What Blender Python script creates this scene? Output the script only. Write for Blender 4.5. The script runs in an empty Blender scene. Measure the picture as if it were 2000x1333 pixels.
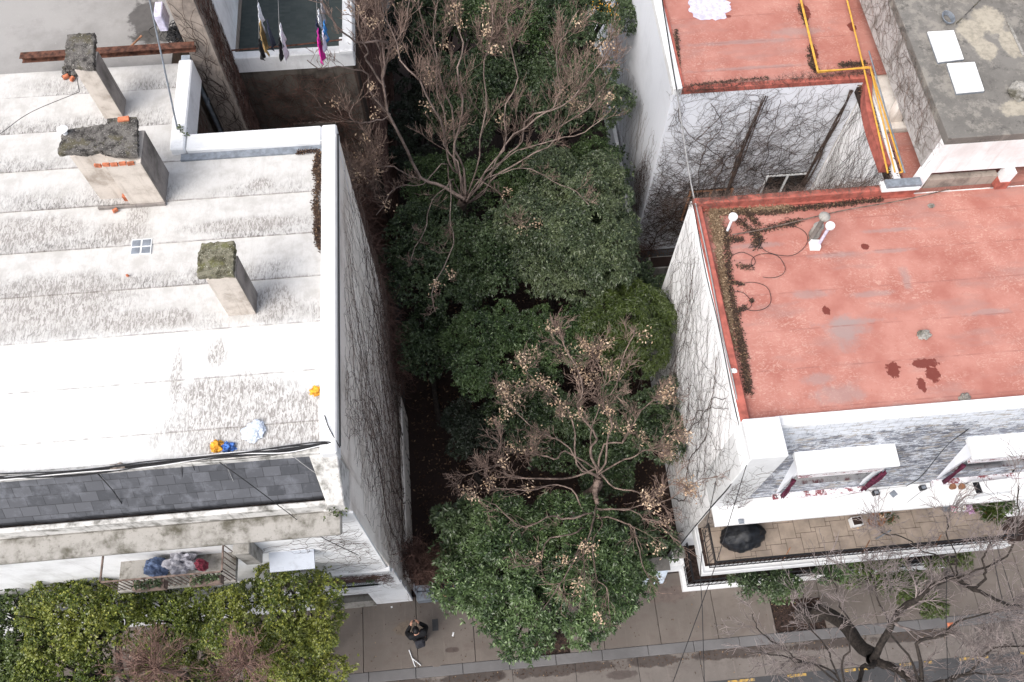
import bpy, math, random
import numpy as np
from mathutils import Vector, noise as mnoise
R_ = math.radians
rng = np.random.default_rng(7); random.seed(7)
SC = bpy.context.scene; COL = SC.collection

# ---------------------------------------------------------------- camera
F = 1674.; CX, CY = 1000., 666.5; TH, YAW, ROLL, H = R_(25.95), R_(6.15), R_(1.05), 27.
az = np.array([math.sin(YAW), math.cos(YAW), 0.]); FW = math.sin(TH)*az + np.array([0, 0, -math.cos(TH)])
rr = np.array([math.cos(YAW), -math.sin(YAW), 0.]); uu = np.cross(rr, FW)
CR = math.cos(ROLL)*rr + math.sin(ROLL)*uu; CU = -math.sin(ROLL)*rr + math.cos(ROLL)*uu
CC = np.array([0, 0, H])
from mathutils import Matrix
cam = bpy.data.cameras.new('camera'); co = bpy.data.objects.new('camera', cam); COL.objects.link(co)
cam.sensor_width = 36; cam.lens = F/2000*36; cam.clip_end = 500
co.matrix_world = Matrix([[CR[0], CU[0], -FW[0], 0], [CR[1], CU[1], -FW[1], 0], [CR[2], CU[2], -FW[2], H], [0, 0, 0, 1]])
SC.camera = co
def ray(px, py): return (px-CX)/F*CR - (py-CY)/F*CU + FW
def at(px, py, z):            # a measured point of the photograph at a known height -> metres
    d = ray(px, py); return CC + (z-H)/d[2]*d
def onY(px, py, Y): d = ray(px, py); return CC + Y/d[1]*d
def onX(px, py, X): d = ray(px, py); return CC + X/d[0]*d
def ppm(p):                   # photo pixels per metre at a point
    return F/((np.array(p)-CC)@FW)

# ---------------------------------------------------------------- world, sun, exposure
SUN_EL, SUN_AZ = R_(52), R_(232)      # soft light from the left and the street
w = bpy.data.worlds.new('World'); SC.world = w; w.use_nodes = True
nt = w.node_tree; sky = nt.nodes.new('ShaderNodeTexSky'); sky.sky_type = 'NISHITA'; sky.sun_disc = False
sky.sun_elevation = SUN_EL; sky.sun_rotation = SUN_AZ; sky.air_density = 0.8; sky.dust_density = 4.0; sky.ozone_density = 0.6
bg = nt.nodes['Background']; bg.inputs[1].default_value = 0.15; hs = nt.nodes.new('ShaderNodeHueSaturation'); hs.inputs['Saturation'].default_value = .45   # overcast: a greyer sky
nt.links.new(sky.outputs[0], hs.inputs['Color']); nt.links.new(hs.outputs[0], bg.inputs[0])
sun = bpy.data.lights.new('sun', 'SUN'); sun.energy = 0.9; sun.angle = R_(45); sun.color = (1, .95, .88)
so = bpy.data.objects.new('sun', sun); COL.objects.link(so); so.location = (0, 0, 40)
sd = Vector((math.sin(SUN_AZ)*math.cos(SUN_EL), math.cos(SUN_AZ)*math.cos(SUN_EL), math.sin(SUN_EL)))
so.rotation_euler = sd.to_track_quat('Z', 'Y').to_euler()
SC.view_settings.view_transform = 'Standard'; SC.view_settings.look = 'None'
SC.view_settings.exposure = 1.0; SC.view_settings.gamma = 1
SC.cycles.max_bounces = 6; SC.cycles.diffuse_bounces = 3

# ---------------------------------------------------------------- materials
def lin(c): return tuple(((v/255+.055)/1.055)**2.4 if v > 10 else v/255/12.92 for v in c)
class NM:
    """small node-graph writer"""
    def __init__(s, name, rough=.85, spec=.3):
        s.m = bpy.data.materials.new(name); s.m.use_nodes = True; s.t = s.m.node_tree
        s.b = s.t.nodes['Principled BSDF']; s.b.inputs['Roughness'].default_value = rough
        s.b.inputs['Specular IOR Level'].default_value = spec
        s.tc = s.t.nodes.new('ShaderNodeTexCoord').outputs['Object']
    def lk(s, a, b):
        if hasattr(a, 'links'): s.t.links.new(a, b)
        else: b.default_value = a
    def n(s, t): return s.t.nodes.new('ShaderNode'+t)
    def map(s, sc=(1, 1, 1), rot=(0, 0, 0), loc=(0, 0, 0), v=None):
        m = s.n('Mapping'); s.lk(v or s.tc, m.inputs[0]); m.inputs[1].default_value = loc
        m.inputs[2].default_value = rot; m.inputs[3].default_value = sc; return m.outputs[0]
    def noise(s, scale, det=4, rough=.55, v=None, dist=0):
        k = s.n('TexNoise'); s.lk(v or s.tc, k.inputs['Vector']); k.inputs['Scale'].default_value = scale
        k.inputs['Detail'].default_value = det; k.inputs['Roughness'].default_value = rough
        k.inputs['Distortion'].default_value = dist; return k.outputs['Fac']
    def voro(s, scale, v=None, feat='DISTANCE_TO_EDGE'):
        k = s.n('TexVoronoi'); k.feature = feat; s.lk(v or s.tc, k.inputs['Vector']); k.inputs['Scale'].default_value = scale
        return k.outputs['Distance' if feat != 'COLOR' else 'Color']
    def ramp(s, f, a, b, lo=0., hi=1.):
        k = s.n('MapRange'); k.interpolation_type = 'SMOOTHSTEP'; s.lk(f, k.inputs[0])
        for i, v in enumerate((a, b, lo, hi)): k.inputs[1+i].default_value = v
        return k.outputs[0]
    def math(s, op, a, b=0.):
        k = s.n('Math'); k.operation = op; s.lk(a, k.inputs[0]); s.lk(b, k.inputs[1]); return k.outputs[0]
    def mul(s, *a):
        r = a[0]
        for b in a[1:]: r = s.math('MULTIPLY', r, b)
        return r
    def mx(s, f, a, b):
        k = s.n('MixRGB'); s.lk(f, k.inputs[0])
        for i, c in ((1, a), (2, b)):
            if isinstance(c, tuple): c = (*c[:3], 1)
            s.lk(c, k.inputs[i])
        return k.outputs[0]
    def xyz(s, v=None):
        k = s.n('SeparateXYZ'); s.lk(v or s.tc, k.inputs[0]); return k.outputs
    def blob(s, c, r, edge=.5, nz=.6, nsc=4):
        """irregular stain at c with radii r"""
        v = s.map(sc=tuple(1/q for q in r), loc=tuple(-c[i]/r[i] for i in range(3)))
        k = s.n('VectorMath'); k.operation = 'LENGTH'; s.lk(v, k.inputs[0])
        d = s.math('ADD', k.outputs['Value'], s.math('MULTIPLY', s.math('SUBTRACT', s.noise(nsc, 5, .65), .5), nz*2))
        return s.ramp(d, 1+edge*.5, 1-edge*.5)
    def mxs(s, col, *layers):
        for f, c in layers: col = s.mx(f, col, c)
        return col
    def bump(s, h, st=.3, d=.02):
        k = s.n('Bump'); k.inputs['Strength'].default_value = st; k.inputs['Distance'].default_value = d
        s.lk(h, k.inputs['Height']); s.t.links.new(k.outputs[0], s.b.inputs['Normal'])
    def done(s, col): s.lk((*col, 1) if isinstance(col, tuple) else col, s.b.inputs['Base Color']); return s.m
def maxm(s, a, b): return s.math('MAXIMUM', a, b)

def plain(name, c, rough=.7, var=.12, sc=6, bump=0, metal=0, spec=.3):
    s = NM(name, rough, spec); n = s.noise(sc, 6, .6); s.b.inputs['Metallic'].default_value = metal
    d = tuple(v*(1-var*2) for v in c); l = tuple(min(1, v*(1+var)) for v in c)
    if bump: s.bump(s.noise(sc*6, 4), bump, .01)
    return s.done(s.mx(s.ramp(n, .3, .7), d, l))

def streaked(name, base, dirt, amt=.5, vertical=True, crack=0., sc=1.):
    """painted masonry with blotches, rain streaks and fine cracks"""
    s = NM(name, .9, .2)
    n1 = s.noise(.9*sc, 8, .65); n2 = s.noise(1., 6, .7, v=s.map(sc=(5, 5, .35)))
    f = s.mul(s.ramp(n1, .42, .72), amt); g = s.mul(s.ramp(n2, .52, .75), amt*.9)
    sp = s.ramp(s.noise(26, 3, .7), .60, .72, 0, amt*.45)
    c = s.mxs(base, (f, dirt), (g, dirt), (sp, tuple(v*.5 for v in dirt)))
    if crack:
        cr = s.ramp(s.voro(1.3, s.map(sc=(1, 1, .6))), .012, .002, 0, crack); c = s.mx(cr, c, tuple(v*.35 for v in dirt))
    s.bump(s.noise(14, 6, .7), .35, .02)
    return s.done(c)

M = {}
M['white'] = plain('white_paint', (.70, .71, .72), .6, .04, 3)
M['white_dirty'] = streaked('weathered_white_paint', (.78, .79, .80), (.30, .29, .28), .45)
M['beam_grey'] = streaked('grey_stained_beam', (.42, .40, .39), (.15, .135, .12), .9, sc=2.5)
M['lip'] = streaked('mottled_old_white_paint', (.60, .59, .57), (.13, .125, .11), 1.0, sc=3.5)
M['white_party'] = streaked('party_wall_white', (.90, .90, .91), (.58, .57, .57), .4)
M['beige_party'] = streaked('party_wall_beige', (.84, .79, .73), (.42, .36, .31), .75)
M['awning'] = streaked('grey_white_sheet', (.40, .43, .48), (.2, .2, .22), .4)
M['blue_white'] = streaked('smooth_white_wall', (.76, .78, .83), (.5, .51, .55), .25)
M['plaster'] = streaked('chimney_plaster', (.56, .51, .46), (.25, .21, .175), .85, sc=2.2)
M['chim_dark'] = streaked('dirty_shaded_chimney_render', (.26, .235, .22), (.05, .045, .04), .85)  # dirt and the shade of the right-hand chimney sides, mixed into one dark colour
M['cap'] = streaked('old_cement_cap', (.17, .16, .15), (.03, .03, .028), .8)
M['cap_moss'] = streaked('mossy_cement_cap', (.22, .20, .13), (.06, .06, .03), .8, sc=3)
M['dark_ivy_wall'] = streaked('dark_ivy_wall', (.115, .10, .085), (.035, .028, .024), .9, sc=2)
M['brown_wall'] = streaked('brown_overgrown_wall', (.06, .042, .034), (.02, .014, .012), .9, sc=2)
M['taupe'] = streaked('taupe_render', (.34, .29, .25), (.12, .10, .09), .85, sc=2)
M['ltrusty'] = plain('rusty_steel', (.115, .050, .033), .8, .35, 9, .3)
M['steel'] = plain('galvanised_steel', (.22, .245, .28), .5, .15, 8, metal=.2)
M['black'] = plain('black_metal', (.012, .012, .014), .5, .1)
M['soil'] = plain('dark_soil', (.035, .022, .018), .95, .4, 12, .6)
M['brick'] = plain('orange_brick', (.50, .17, .09), .9, .25, 8, .3)
M['yellow'] = plain('yellow_gas_pipe', (.62, .34, .06), .45, .12, 8)
M['cable'] = plain('black_cable', (.02, .02, .022), .6, .1)
M['greycable'] = plain('grey_cable', (.30, .30, .30), .6, .1)
M['whitecable'] = plain('white_cable', (.75, .75, .76), .6, .05)
M['blackcloth'] = plain('black_fabric', (.010, .010, .012), .75, .3, 12)
M['skin'] = plain('skin', (.55, .30, .21), .6, .05)
M['glass'] = plain('dark_window', (.015, .018, .02), .12, .1, spec=.5)
M['maroon'] = plain('faded_maroon', (.22, .035, .06), .7, .25, 8)
M['pot'] = plain('clay_pot', (.24, .12, .07), .9, .2)
M['wood'] = plain('brown_wood', (.28, .14, .08), .8, .25, 5)
M['bark_dark'] = plain('wet_dark_bark', (.035, .028, .024), .85, .35, 14, .8)
M['vine'] = plain('dry_vine_stem', (.085, .06, .05), .9, .3, 5)
M['vine_light'] = plain('dry_vine_grey_stem', (.17, .125, .105), .9, .3, 5)
M['twig_brown'] = plain('brown_twig', (.13, .075, .06), .9, .3, 3)
M['bark_warm'] = plain('warm_grey_bark', (.25, .19, .165), .85, .25, 4)
M['bark_grey'] = plain('pale_grey_bark', (.25, .21, .20), .85, .25, 4)
M['blueish'] = plain('pale_blue_cover', (.55, .62, .70), .6, .08)

def worn_yellow():
    s = NM('worn_yellow_marking', .85, .2)
    return s.done(s.mxs((.42, .27, .07), (s.ramp(s.noise(9, 6, .75), .46, .56), (.13, .11, .09)), (s.ramp(s.noise(40, 3), .5, .7), (.22, .15, .07))))
M['yellow_worn'] = worn_yellow()
def capmat(name, base, dark, light, moss):
    s = NM(name, .95, .15)
    c = s.mxs(base, (s.ramp(s.noise(5, 8, .8), .42, .62), dark), (s.mul(s.ramp(s.noise(3.3, 6, .7), .5, .64), .8), moss), (s.ramp(s.noise(38, 2, .5), .66, .72), light), (s.ramp(s.noise(16, 4, .8, v=s.map(loc=(3, 3, 0))), .63, .70), light), (s.ramp(s.noise(24, 3, .8), .60, .66), dark))
    s.bump(s.noise(18, 8, .8), .9, .03); return s.done(c)
M['cap'] = capmat('old_lichen_cement_cap', (.16, .15, .14), (.035, .032, .030), (.50, .48, .44), (.10, .09, .055))
M['cap_moss'] = capmat('mossy_cement_cap', (.21, .20, .15), (.06, .055, .035), (.55, .54, .44), (.13, .13, .05))
def roof_mat():
    s = NM('white_roof_membrane', .8, .25)
    x, y, z = s.xyz()
    # seams every 1.06 m, dirt gathers on the uphill side of each seam
    ph = s.math('FRACT', s.math('DIVIDE', s.math('SUBTRACT', y, SEAM0), SEAMW))
    near = s.ramp(ph, .70, .0)                 # just beyond a seam (towards +Y)
    wet = s.ramp(s.noise(1, 4, .6, v=s.map(sc=(.45, .9, 1))), .36, .60)
    north = s.ramp(y, 8.0, 8.35)               # the old coat beyond the newer one
    west = s.ramp(x, -3.0, -6.5, .35, 1)
    grain = s.noise(1, 5, .75, v=s.map(sc=(24, 7, 1)), dist=1.0)
    crk = s.ramp(grain, .50, .60)
    fine = s.ramp(s.noise(1, 6, .8, v=s.map(sc=(30, 8, 1))), .52, .66)
    d_old = s.mul(near, wet, north)
    streak = s.mul(s.ramp(s.noise(1, 4, .7, v=s.map(sc=(7, .8, 1))), .5, .75), north, .35)
    blobs = None
    for c, r in STAINS:
        b = s.blob((c[0], c[1], 11.8), (r[0], r[1], 2.), .9, .55, 3)
        blobs = b if blobs is None else maxm(s, blobs, b)
    col = s.mx(s.ramp(s.noise(1, 5, .7, v=s.map(sc=(9, 3, 1))), .35, .65), (.56, .56, .55), (.68, .68, .675))
    col = s.mx(s.mul(north, .85), col, (.51, .50, .485))
    col = s.mx(s.mul(s.ramp(s.noise(2.2, 6, .7), .42, .66), north, .65), col, (.38, .365, .345))
    col = s.mx(s.mul(fine, north, .35), col, (.40, .37, .34))
    col = s.mx(s.mul(d_old, s.ramp(grain, .35, .6), .75), col, (.22, .212, .205))
    col = s.mx(s.mul(d_old, crk, .7), col, (.09, .08, .075))
    col = s.mx(streak, col, (.38, .365, .35))
    col = s.mx(s.mul(blobs, s.ramp(grain, .46, .56), .92), col, (.075, .062, .055))
    col = s.mx(s.mul(blobs, .45), col, (.42, .40, .38))
    lines = s.mul(s.ramp(ph, .03, .006), s.ramp(s.noise(5, 3), .35, .6))
    col = s.mx(s.mul(lines, .5), col, (.14, .12, .11))
    sp = s.ramp(s.noise(30, 2, .5), .70, .74, 0, .5); col = s.mx(sp, col, (.3, .28, .26))
    s.bump(grain, .35, .015)
    return s.done(col)
SEAMW = 1.055; SEAM0 = 8.12 - 7*SEAMW
STAINS = [((at(x, y, 11.8)[0], at(x, y, 11.8)[1]), (rx/90., ry/70.)) for x, y, rx, ry in
          [(500, 830, 150, 44), (470, 770, 90, 26), (395, 772, 34, 24), (560, 848, 85, 30), (575, 790, 60, 20), (500, 815, 60, 26), (530, 592, 40, 26), (240, 455, 45, 18), (250, 628, 70, 16),
           (330, 622, 40, 14), (510, 362, 20, 12), (425, 690, 16, 20), (345, 745, 10, 40), (120, 590, 120, 40), (60, 450, 90, 22), (480, 440, 100, 12), (270, 415, 18, 30)]]
M['roof'] = roof_mat()

def red_mat(name, z, stains, greys, scale=1.):
    s = NM(name, .75, .3)
    n = s.noise(1.1, 5, .6); scuff = s.noise(1, 7, .75, v=s.map(sc=(6, 10, 4), rot=(0, 0, .5)), dist=2.2)
    base = s.mx(s.ramp(n, .3, .7), (.32, .120, .094), (.42, .195, .158))
    base = s.mx(s.mul(s.ramp(scuff, .50, .60), s.ramp(s.noise(.9, 6, .7), .36, .62), .62), base, (.52, .33, .27))
    base = s.mx(s.mul(s.ramp(s.noise(1, 4, .6, v=s.map(sc=(.45, 1.6, 1))), .52, .70), .6), base, (.30, .17, .15))
    base = s.mx(s.ramp(s.noise(22, 3, .7), .64, .74, 0, .6), base, (.30, .07, .05))
    for c, r in greys:
        base = s.mx(s.mul(s.blob((c[0], c[1], z), (r[0], r[1], 1), 1.0, 1.1, 5), .5), base, (.27, .215, .205))
    for c, r in stains:
        base = s.mx(s.mul(s.blob((c[0], c[1], z), (r[0], r[1], 1), .18, .95, 9), .93), base, (.13, .025, .018))
    y = s.xyz()[1]
    ph = s.math('FRACT', s.math('DIVIDE', y, 1.03))
    base = s.mx(s.mul(s.ramp(s.math('ABSOLUTE', s.math('SUBTRACT', ph, .5)), .03, .0), s.ramp(s.noise(3, 3), .35, .6), .6), base, (.24, .10, .085))
    s.bump(scuff, .3, .012)
    return s.done(base)
def P2(px, py, z): p = at(px, py, z); return (p[0], p[1])
ZR = 8.3
M['red'] = red_mat('red_roof_paint', ZR,
    [(P2(1745, 723, ZR), (.17, .2)), (P2(1805, 710, ZR), (.33, .13)), (P2(1822, 732, ZR), (.17, .22)), (P2(1800, 752, ZR), (.1, .2)), (P2(1614, 607, ZR), (.11, .12)), (P2(1690, 482, ZR), (.1, .1))],
    [(P2(x, y, ZR), (rx, ry)) for x, y, rx, ry in [(1630, 498, .6, .08), (1735, 450, .6, .06), (1740, 490, .5, .06), (1650, 640, .5, .3), (1700, 575, .5, .08), (1770, 545, .12, .3), (1580, 575, .5, .12),
      (1640, 770, .55, .25), (1660, 630, .8, .07), (1930, 610, .5, .08), (1600, 740, .35, .12), (1760, 800, .4, .12), (1650, 650, .3, .4), (1480, 480, .6, .08)]])
M['red2'] = red_mat('old_red_roof_paint', 8.5, [(P2(1590, 100, 8.5), (.12, .3)), (P2(1665, 50, 8.5), (.12, .18)), (P2(1420, 30, 8.5), (.15, .06)), (P2(1575, 20, 8.5), (.12, .3))],
    [(P2(1450, 80, 8.5), (1.6, .08)), (P2(1480, 130, 8.5), (1.6, .06)), (P2(1560, 60, 8.5), (.8, .15))])
M['redwall'] = plain('red_coping_paint', (.36, .105, .08), .8, .18, 5, .3)

def concrete(name, base, dark, stains=(), z=0, sc=1, amt=.7, bmp=.3):
    s = NM(name, .85, .35)
    c = s.mx(s.ramp(s.noise(.6*sc, 8, .65), .35, .68), base, tuple(v*.72 for v in base))
    c = s.mx(s.mul(s.ramp(s.noise(2.2*sc, 6, .7), .50, .70), amt*.6), c, dark)
    c = s.mx(s.ramp(s.noise(40, 3, .7), .58, .75, 0, .45), c, dark)
    c = s.mx(s.ramp(s.noise(33, 2, .6, v=s.map(loc=(9, 3, 0))), .68, .74, 0, .5), c, tuple(min(1, v*1.6) for v in base))
    if 'pavement' in name or 'gutter' in name:
        isl = s.n('NewGeometry').outputs['Random Per Island']; c = s.mx(s.math('MULTIPLY', isl, .45), c, tuple(v*.62 for v in base))
        c = s.mx(s.ramp(s.noise(1, 7, .75, v=s.map(sc=(.9, 2.2, 1))), .50, .66, 0, .5), c, dark); c = s.mx(s.ramp(s.noise(1, 5, .7, v=s.map(sc=(9, .8, 1))), .55, .75, 0, .3), c, tuple(min(1, v*1.35) for v in base))
    if 'slab' in name: c = s.mxs(c, (s.ramp(s.noise(1.3, 8, .8, v=s.map(loc=(2, 7, 0))), .47, .58, 0, .7), (.27, .25, .22)), (s.ramp(s.noise(2.6, 8, .8), .54, .64, 0, .7), (.06, .056, .052)))
    for p, r, col in stains: c = s.mx(s.mul(s.blob((p[0], p[1], z), (r[0], r[1], 2), .3, .9, 2.5), .8), c, s.mx(s.ramp(s.noise(7, 6, .7), .4, .65), col, tuple(v*.7 for v in col)))
    s.bump(s.noise(30, 5, .7), bmp, .01)
    return s.done(c)
M['walk'] = concrete('pavement_concrete', (0.1522, 0.1305, 0.1148), (.105, .082, .072), [(P2(800, 1228, 0), (.42, .22), (.16, .125, .095)), (P2(885, 1270, 0), (.2, .08), (.07, .05, .045)), (P2(1300, 1160, 0), (.8, .25), (.13, .10, .088))])
GUT = [((x_, 2.2), (1.3+.5*math.sin(x_), .16), (.045, .034, .03)) for x_ in (-6, -3.2, -.6, 2.0, 4.6, 7.3, 9.8, 12.6)]+[((3.6, 1.9), (.5, .12), (.07, .055, .05)), ((9.2, 1.75), (.4, .2), (.08, .065, .058))]
M['gutter'] = concrete('gutter_concrete', (.165, .145, .132), (.08, .065, .058), GUT)
M['kerb'] = concrete('granite_kerb', (0.1348, 0.1305, 0.1322), (.09, .085, .085))
M['asphalt'] = concrete('asphalt', (.060, .060, .063), (.03, .03, .032), bmp=.6)
M['grey_roof'] = concrete('grey_concrete_roof', (0.2958, 0.2871, 0.2784), (.19, .18, .175), [(P2(285, 35, 11.6), (.38, .75), (.055, .05, .048)), (P2(300, 70, 11.6), (.5, .25), (.06, .055, .05))], z=11.6, sc=.8)
M['cement'] = concrete('cement_roof_slab', (0.1733, 0.1628, 0.1491), (.06, .057, .053), [(P2(x, y, 10.3), r, (.40, .36, .29)) for x, y, r in [(1895, 60, (.5, .35)), (1930, 40, (.4, .5)), (1985, 215, (.45, .25)), (1970, 90, (.22, .6)), (1920, 95, (.3, .4))]], z=10.3)
M['cornice'] = streaked('stained_cornice', (0.3060, 0.2932, 0.2720), (0.0808, 0.0748, 0.0578), 1.1, sc=2.6)
M['litter'] = concrete('leaf_litter_soil', (.026, .014, .011), (.010, .006, .005), sc=3, bmp=.8)
M['kerbwhite'] = M['white_dirty']
def green_floor():
    s = NM('green_grey_tiles', .7, .3); k = s.n('TexBrick'); s.lk(s.tc, k.inputs['Vector']); k.inputs['Scale'].default_value = 3.4
    k.inputs['Color1'].default_value = (.040, .052, .050, 1); k.inputs['Color2'].default_value = (.055, .068, .064, 1); k.inputs['Mortar'].default_value = (.05, .06, .058, 1)
    k.inputs['Mortar Size'].default_value = .012; k.offset = 0
    return s.done(s.mx(s.ramp(s.noise(2, 6), .45, .7, 0, .4), k.outputs[0], (.085, .095, .088)))
M['greenfloor'] = green_floor()
def slate(name, c1, c2, mort, white=0.):
    s = NM(name, .55, .5); x, y, z = s.xyz()
    cb = s.n('CombineXYZ'); s.lk(x, cb.inputs[0]); s.lk(z, cb.inputs[1])
    k = s.n('TexBrick'); s.lk(cb.outputs[0], k.inputs['Vector']); k.inputs['Scale'].default_value = 1.9
    k.inputs['Color1'].default_value = (*c1, 1); k.inputs['Color2'].default_value = (*c2, 1); k.inputs['Mortar'].default_value = (*mort, 1)
    k.inputs['Mortar Size'].default_value = .010; k.inputs['Mortar Smooth'].default_value = .4; k.inputs['Brick Width'].default_value = .62; k.inputs['Row Height'].default_value = .36; k.inputs['Bias'].default_value = -.1
    c = s.mx(s.ramp(s.noise(3, 7, .7), .45, .7, 0, .55), k.outputs[0], tuple(v*1.9 for v in c2))
    if white:
        up = s.ramp(z, 6.9, 8.3, .85, 1)
        nz = s.noise(1, 8, .85, v=s.map(sc=(1.3, 2, 2.6)))
        c = s.mx(s.mul(s.ramp(s.math('ADD', nz, s.ramp(z, 7.3, 8.4, -.04, .16)), .50, .56), up), c, (.62, .65, .70))
        c = s.mx(s.ramp(s.noise(2.1, 5, .7, v=s.map(loc=(5, 0, 0))), .60, .70, 0, .5), c, (.32, .27, .21))
        st = s.noise(1, 6, .8, v=s.map(sc=(3.2, 4, 13)))
        c = s.mx(s.ramp(st, .50, .55), c, (.50, .53, .58)); c = s.mx(s.mul(s.ramp(s.noise(1, 5, .8, v=s.map(sc=(2.4, 4, 9), loc=(7, 0, 1))), .54, .60), .8), c, (.30, .26, .21))
        c = s.mx(s.mul(k.outputs['Fac'], .6), c, (.04, .045, .055))
    s.bump(k.outputs['Fac'], .5, -.01)
    return s.done(c)
M['slate'] = slate('dark_slate_tiles', (.045, .048, .056), (.09, .094, .107), (.02, .021, .024))
M['slate_w'] = slate('whitewashed_slate', (.085, .095, .125), (.15, .16, .19), (.04, .045, .06), 1.)
M['tile'] = plain('beige_terrace_tile', (.30, .245, .20), .8, .12, 2.5, .15)

def leafmat(name, a, b, c, rough=.38, clump=.5, warm=None):
    s = NM(name, rough, .5)
    g = s.n('NewGeometry').outputs['Random Per Island']
    col = s.mx(g, a, b); col = s.mx(s.ramp(g, .80, .97), col, c)
    col = s.mx(s.mul(s.ramp(s.noise(1.1, 3), .38, .66), clump), col, c if warm is None else warm)
    k = s.t.nodes.new('ShaderNodeBsdfTranslucent'); s.lk(col, k.inputs[0])
    m = s.n('MixShader'); m.inputs[0].default_value = .12
    s.done(col); out = s.t.nodes['Material Output']
    s.t.links.new(s.b.outputs[0], m.inputs[1]); s.t.links.new(k.outputs[0], m.inputs[2]); s.t.links.new(m.outputs[0], out.inputs[0])
    return s.m
M['leaf_dark'] = leafmat('dark_green_leaf', (0.0140, 0.0269, 0.0109), (0.0407, 0.0686, 0.0276), (0.1180, 0.1663, 0.0741))
M['leaf_mid'] = leafmat('mid_green_leaf', (0.0171, 0.0344, 0.0125), (0.0477, 0.0843, 0.0291), (0.1480, 0.2218, 0.0832))
M['leaf_grey'] = leafmat('grey_green_leaf', (0.0308, 0.0473, 0.0231), (0.0635, 0.0893, 0.0432), (0.1536, 0.1867, 0.0908))
M['leaf_olive'] = leafmat('olive_green_leaf', (0.0231, 0.0377, 0.0077), (0.0515, 0.0772, 0.0155), (0.0944, 0.1287, 0.0300))
M['leaf_yel'] = leafmat('yellow_green_leaf', (0.0440, 0.0736, 0.0112), (0.1320, 0.1680, 0.0240), (0.3200, 0.3280, 0.0600), .42, .35)
M['leaf_ydark'] = leafmat('deep_green_street_leaf', (0.0200, 0.0400, 0.0096), (0.0600, 0.0960, 0.0192), (0.1440, 0.1840, 0.0400), .42, .3)
M['leaf_gdark'] = leafmat('dusky_green_leaf', (0.0132, 0.0205, 0.0119), (0.0251, 0.0356, 0.0211), (0.0561, 0.0739, 0.0462))
M['leaf_ymid'] = leafmat('fresh_green_leaf', (0.0360, 0.0640, 0.0096), (0.1000, 0.1400, 0.0192), (0.2560, 0.2880, 0.0480), .42, .35)
M['bark_cool'] = plain('dull_brown_bark', (.17, .125, .105), .85, .3, 6); M['twig_warm'] = plain('warm_twig', (.24, .17, .14), .85, .3, 3); M['twig_pink'] = plain('pinkish_twig', (.27, .17, .14), .85, .25, 3); M['c_sheet'] = plain('creased_sheet', (.34, .34, .38), .85, .2, 8, .8); M['c_bluegrey'] = plain('blue_grey_cloth', (.10, .14, .24), .85, .2, 8)
M['seed'] = leafmat('dry_tan_seed', (0.3400, 0.2295, 0.1445), (0.5270, 0.3825, 0.2635), (0.6630, 0.5270, 0.3910), .8, .3)
M['deadleaf'] = leafmat('dead_brown_leaf', (.03, .015, .009), (.065, .030, .014), (.26, .17, .10), .8, .2)
M['pinkleaf'] = leafmat('pink_flower', (.6, .15, .25), (.75, .3, .4), (.8, .7, .7), .6)
M['lilacleaf'] = leafmat('lilac_petal', (.40, .20, .38), (.6, .4, .58), (.75, .65, .75), .6)
M['debris'] = leafmat('dark_roof_debris', (.030, .018, .014), (.07, .040, .028), (.22, .14, .08), .9, .1)
M['gravel'] = leafmat('tan_roof_debris', (.14, .085, .05), (.26, .18, .11), (.42, .32, .22), .9, .2)

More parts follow.
